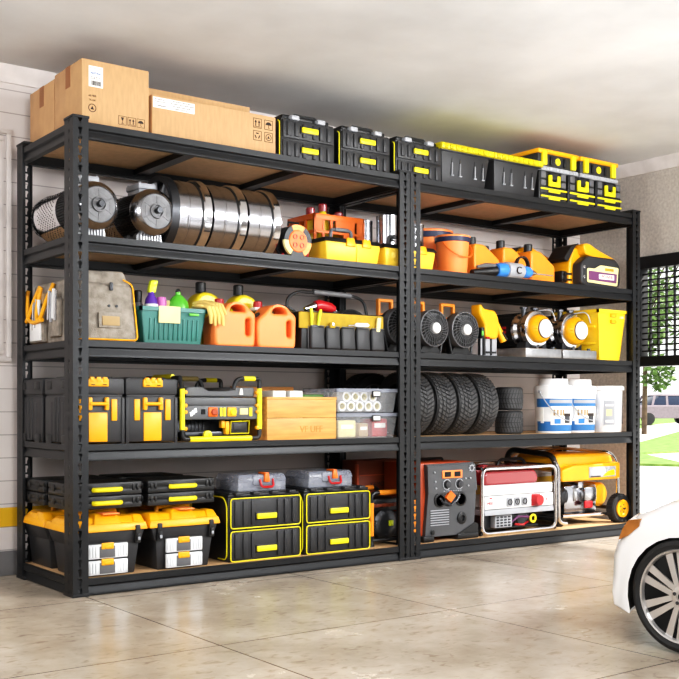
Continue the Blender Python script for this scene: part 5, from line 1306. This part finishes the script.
# cabin
def cab(pts, y0, y1, ins): return [(x, y, z) for y in (y0, y1) for x, z in pts]
g = [(-.40, .555), (-.78, .775), (-1.0, .80), (-1.35, .795), (-1.62, .735), (-1.98, .585)]
v = []; f = []; N_ = len(g)
cabY = lambda z, s_: (.05+(z-.555)*.42) if s_ == 0 else CW-(.05+(z-.555)*.42)
for s_ in (0, 1): v += [(x, -cabY(z, s_), z) for x, z in g]
f = [tuple(range(N_)), tuple(range(N_, 2*N_))]+[(i, (i+1) % N_, N_+(i+1) % N_, N_+i) for i in range(N_)]
B().add(v, f).obj('window_glass', 'carglass', car)
b = B()
rg = [(-.76, .782), (-1.0, .808), (-1.35, .803), (-1.63, .742)]
for s_ in (0, 1):
    P = [(x, -cabY(z, s_)+(.004 if s_ == 0 else -.004), z+.004) for x, z in g]
    b.tube(P, .014, 8)
    for x, top in ((-.98, .80), (-1.40, .785)): b.tube([(x-.03, -cabY(.56, s_)+(.004 if s_ == 0 else -.004), .57), (x, -cabY(top, s_)+(.004 if s_ == 0 else -.004), top)], .012, 6)
v = []; 
for x, z in rg: 
    for k in range(7): t_ = k/6; v.append((x, -(cabY(z, 0)*(1-t_)+cabY(z, 1)*t_), z+.004+.012*math.sin(PI*t_)))
f = [(i*7+k, i*7+k+1, i*7+k+8, i*7+k+7) for i in range(3) for k in range(6)]
b.add(v, f); b.obj('roof', 'carpaint', car)
# headlights, following the nose
def hl(sgn):
    pts = [(.229, .345), (.192, .362), (.150, .396), (.146, .421), (.190, .414), (.212, .385)]
    off = lambda y: (0 if sgn > 0 else 1)
    v = []; f = []
    layers = []
    for y, push in ((-.004, .0), (.02, .012), (.07, .045), (.14, .085)):
        yy = y if sgn > 0 else CW-y
        L_ = []
        for x, z in pts:
            X = x+push*(.6 if x > .18 else .3)+.004; L_.append((X, -yy, z+.002+(push*.1)))
        layers.append(L_)
    for L_ in layers: v += L_
    n_ = len(pts)
    for j in range(3):
        for i in range(n_): k = (i+1) % n_; f.append((j*n_+i, j*n_+k, (j+1)*n_+k, (j+1)*n_+i))
    f += [tuple(range(n_)), tuple(3*n_+i for i in range(n_))]
    return B().add(v, f).obj('headlight', 'amber', car)
hl(1); hl(-1)
# lower grille and crease
b = B(); b.box(.335, .372, -CW+.22, -.22, .17, .24, .01); b.box(.322, .362, -CW+.26, -.26, .32, .38, .01); b.obj('front_grille', 'black', car)
# wheels
def wheel(cx, y, s_):
    """s_: +1 outside faces local +y"""
    R = .185; c = (cx, y, R); ax = (0, s_, 0)
    b = B(); b.lathe(c, ax, [(R*.80, -.005), (R*.83, .006), (R*.90, .010), (R*.97, .004), (R, -.012), (R, -.10), (R*.97, -.118), (R*.85, -.125), (R*.80, -.11), (R*.80, -.005)], 72)
    t = b.obj('wheel', 'rubber', car)
    b = B(); b.lathe(c, ax, [(R*.765, -.10), (R*.765, -.02), (R*.79, -.006), (R*.825, .004), (R*.81, .010), (R*.785, .007), (R*.755, -.012), (R*.745, -.10)], 72)
    ov = Vector(c); u = Vector((1,0,0)); wv = Vector((0,0,1)); A = Vector(ax)
    for k in range(7):
        a = PI+2*PI*k/7
        for sd in (-1, 1):
            d = u*math.cos(a)+wv*math.sin(a); p = (u*-math.sin(a)+wv*math.cos(a))*sd
            pts = []
            for r_, off, hw, dep in ((.028, .009, .011, .004), (.07, .0135, .012, .003), (.147, .021, .0165, -.004)):
                pts.append((ov+d*r_+p*(off-hw*.8)+A*dep, ov+d*r_+p*(off+hw*.8)+A*dep))
            v = []; 
            for (p0, p1) in pts: v += [p0, p1, p1-A*.016, p0-A*.016]
            f = []
            for j in range(2):
                for i in range(4): f.append((j*4+i, j*4+(i+1) % 4, j*4+4+(i+1) % 4, j*4+4+i))
            f += [(0,1,2,3), (8,9,10,11)]
            b.add(v, f)
    b.lathe(ov, ax, [(.038, -.02), (.038, .003), (.032, .007), (.018, .007), (.017, .004), (0, .004)], 32)
    rim = b.obj('alloy_rim', 'alloy', t)
    b = B()
    for k in range(5): a = 2*PI*k/5+.3; q = ov+u*.0255*math.cos(a)+wv*.0255*math.sin(a)+A*.006; b.lathe(q, ax, [(.006, 0), (.006, .003), (.0035, .004), (0, .003)], 12)
    b.lathe(ov+A*.004, ax, [(.012, 0), (.012, .005), (0, .006)], 20); b.obj('lug_nuts', 'dsteel', rim)
    B().lathe(ov-A*.055, ax, [(.02, 0), (.115, 0), (.115, .012), (.02, .012)], 40).obj('brake_disc', 'disc', t)
    bk = B(); bk.lathe(ov-A*.09, ax, [(0, 0), (.143, 0), (.143, .01), (0, .01)], 40); bk.obj('wheel_backing', 'well', t)
for cx in (0, -WB): wheel(cx, -.004, 1); wheel(cx, -CW+.004, -1)

# ================================================================ outside
def ground_mat(name, c0, c1, scale, rough=.9):
    m, N, L, b = tex_mat(name); tc = N.new('ShaderNodeTexCoord'); nz = N.new('ShaderNodeTexNoise'); nz.inputs['Scale'].default_value = scale; nz.inputs['Detail'].default_value = 8
    L.new(tc.outputs['Object'], nz.inputs['Vector']); r = N.new('ShaderNodeValToRGB'); r.color_ramp.elements[0].position = .3; r.color_ramp.elements[1].position = .7
    r.color_ramp.elements[0].color = (*lin(c0), 1); r.color_ramp.elements[1].color = (*lin(c1), 1); L.new(nz.outputs['Fac'], r.inputs[0]); L.new(r.outputs[0], b.inputs['Base Color']); b.inputs['Roughness'].default_value = rough; return m
M['drive'] = ground_mat('pale_concrete_drive', (226,224,220), (240,239,236), 2)
M['lawn'] = ground_mat('lawn_grass', (92,126,52), (140,168,84), 6)
struct(B().box(RW+.001, 90, -60, 90, -.14, -.012).obj('ground', 'drive'))
def lawn(pts, nm):
    b = B(); b.prism(pts, 'xy', -.012, .02); return struct(b.obj(nm, 'lawn'))
lawn([(9.5, 5.5), (16.6, 10.0), (24.4, 14.7), (40, 24), (40, 15), (14.0, 6.9), (12.5, 6.8), (10.2, 4.2)], 'ground_lawn_near')
lawn([(28.6, 19.2), (33.4, 22.6), (44, 28), (70, 40), (75, 58), (45, 42), (30, 26), (24, 18)], 'ground_lawn_far')
# parked car far away
van = thing('parked_car', 'small dark blue and red car parked far away across the lawn', 'car', (34.0, 22.2, .02), math.radians(155)); van.scale = (.8, .8, .72)
L_, Wd = 4.2, 1.75
o2 = [(-2.1, .35), (-2.12, .75), (-1.95, 1.0), (-1.1, 1.08), (1.2, 1.08), (2.0, .98), (2.12, .7), (2.1, .35)]
M['vred'] = mat('silver_red_car_paint', (140,128,136), .35, .2); M['vglass'] = mat('blue_car_glass', (40,52,76), .2); M['vlamp'] = mat('red_tail_lamp', (200,40,40), .3)
B().solid([o2], 'xz', -Wd/2, Wd/2, .08, .2).obj('body_shell', 'vred', van)
B().hexa((-1.9, 1.3, -.78, .78), (-1.55, .6, -.62, .62), 1.05, 1.62, .08).obj('cabin_glass', 'vglass', van)
b = B()
for y in (-.79, .79):
    for x in (-1.75, -.75, .25, 1.05): b.add([(x, y, 1.05), (x+.12, y, 1.05), (x*.8+.12, y*.8, 1.62), (x*.8, y*.8, 1.62)], [(0,1,2,3)])
b.obj('pillar_trim', 'vred', van)
B().hexa((-1.62, .68, -.66, .66), (-1.5, .55, -.6, .6), 1.58, 1.68, .04).obj('roof', 'vred', van)
for x in (-1.3, 1.35):
    for y in (-.8, .8): B().lathe((x, y-.1, .33), (0,1,0), [(0, 0), (.2, 0), (.33, .02), (.33, .18), (.2, .2), (0, .2)], 24).obj('wheel', 'rubber', van)
for y in (-.7, .7): B().box(-2.17, -2.0, y-.14, y+.14, .7, 1.0, .03).obj('tail_lamp', 'vlamp', van); B().box(2.02, 2.16, y-.16, y+.16, .62, .8, .03).obj('headlamp', 'white', van)
B().box(-2.2, -2.08, -.8, .8, .35, .6, .03).obj('bumper', 'white', van)
# trees
M['leaf'] = mat('tree_leaves', (104,132,70), .7, 0, .25, 3); M['bark'] = mat('tree_bark', (92,76,60), .9, 0, .2, 6)
def tree(label, loc, h, r, n, seed, low=.25):
    t = thing('tree', label, 'tree', loc, 0, 'trees beyond the grille door'); rnd = random.Random(seed)
    b = B(); b.tube([(0,0,-.03), (.05, 0, h*.3), (0, .1, h*.75)], [.05*h/4, .04*h/4, .02*h/4], 8)
    for k in range(7): a = rnd.uniform(0, 6.28); z = h*rnd.uniform(.3, .6); b.tube([(0, 0, z), (r*.6*math.cos(a), r*.6*math.sin(a), z+h*.25)], [.025*h/4, .01*h/4], 6)
    b.obj('trunk', 'bark', t)
    b = B(); cl = [(rnd.uniform(-r, r)*.7, rnd.uniform(-r, r)*.7, h*rnd.uniform(low, .95), r*rnd.uniform(.3, .55)) for _ in range(16)]
    for i in range(n):
        cx, cy, cz, cr = rnd.choice(cl); d = Vector((rnd.gauss(0, 1), rnd.gauss(0, 1), rnd.gauss(0, 1))).normalized()*cr*rnd.random()**.4
        p = Vector((cx, cy, cz))+d; u = Vector((rnd.gauss(0, 1), rnd.gauss(0, 1), rnd.gauss(0, 1))).normalized(); w_ = u.orthogonal().normalized(); s_ = .075*h/4
        b.add([p-u*s_, p+w_*s_*.5, p+u*s_, p-w_*s_*.5], [(0,1,2,3)])
    b.obj('crown', 'leaf', t, flat=True)
tree('slim green tree seen just right of the right rack post', (25.3, 18.35, -.012), 3.4, .62, 5000, 1, .06)
tree('tall tree with loose crown behind the grille door bars', (22.5, 14.4, -.012), 6.2, 1.7, 4000, 2)
tree('wide green tree further back behind the grille door bars', (31, 24.5, -.012), 7.5, 1.8, 1300, 5)

# ================================================================ light and camera
w = bpy.data.worlds.new('sky'); scene.world = w; w.use_nodes = True
bg = w.node_tree.nodes['Background']; bg.inputs[0].default_value = (.97, .985, 1, 1); bg.inputs[1].default_value = WORLD
def area(name, loc, target, sx, sy, power, col=(1,1,1)):
    l = bpy.data.lights.new(name, 'AREA'); l.shape = 'RECTANGLE'; l.size = sx; l.size_y = sy; l.energy = power; l.color = col
    o = bpy.data.objects.new(name, l); COL.objects.link(o); o.location = loc
    o.rotation_euler = (Vector(target)-Vector(loc)).to_track_quat('-Z', 'Y').to_euler(); return o
area('added_key_light', (3.0, -3.2, 2.30), (2.2, .2, .7), 1.6, 1.2, KEY, (.97, .985, 1))  # unseen area light added to brighten the racks from the front right
area('added_fill_light', (-.6, -4.6, 2.30), (.8, .2, 1.0), 1.6, 1.2, FILL, (.97, .985, 1))  # unseen fill added on the camera side, not a fixture of the garage
s = bpy.data.lights.new('sun', 'SUN'); s.energy = SUN; s.angle = math.radians(3); s.color = (1, .96, .9)
so = bpy.data.objects.new('sun', s); COL.objects.link(so); so.rotation_euler = Vector((-.62, .50, -.60)).to_track_quat('-Z', 'Y').to_euler()
cam = bpy.data.cameras.new('camera'); co = bpy.data.objects.new('camera', cam); COL.objects.link(co); scene.camera = co
co.location = (-1.7225, -4.1812, .799)
yaw = math.atan2(.5947, .804)
co.rotation_euler = (PI/2, 0, -yaw)
cam.sensor_width = 36; cam.sensor_fit = 'HORIZONTAL'; cam.lens = 1061/679*36; cam.shift_y = 65.5/679; cam.clip_end = 300
vs = scene.view_settings; vs.use_curve_mapping = True; cv = vs.curve_mapping.curves[3]
for p in ((.04, .026), (.18, .155), (.5, .53)): cv.points.new(*p)
vs.curve_mapping.update()
scene.view_settings.view_transform = 'Standard'; scene.view_settings.look = 'None'; scene.view_settings.exposure = EXPO
area('added_ceiling_uplight', (1.2, -3.1, 1.0), (.8, -2.2, 2.39), 1.4, 1.0, WASH, (.95, .98, 1))  # up-light added out of view only to brighten the ceiling
area('added_side_light', (-3.3, -1.7, 2.1), (.0, .3, .7), 1.2, 1.2, SIDE, (.97, .985, 1))  # extra unseen light added to lift the left wall and the car's side
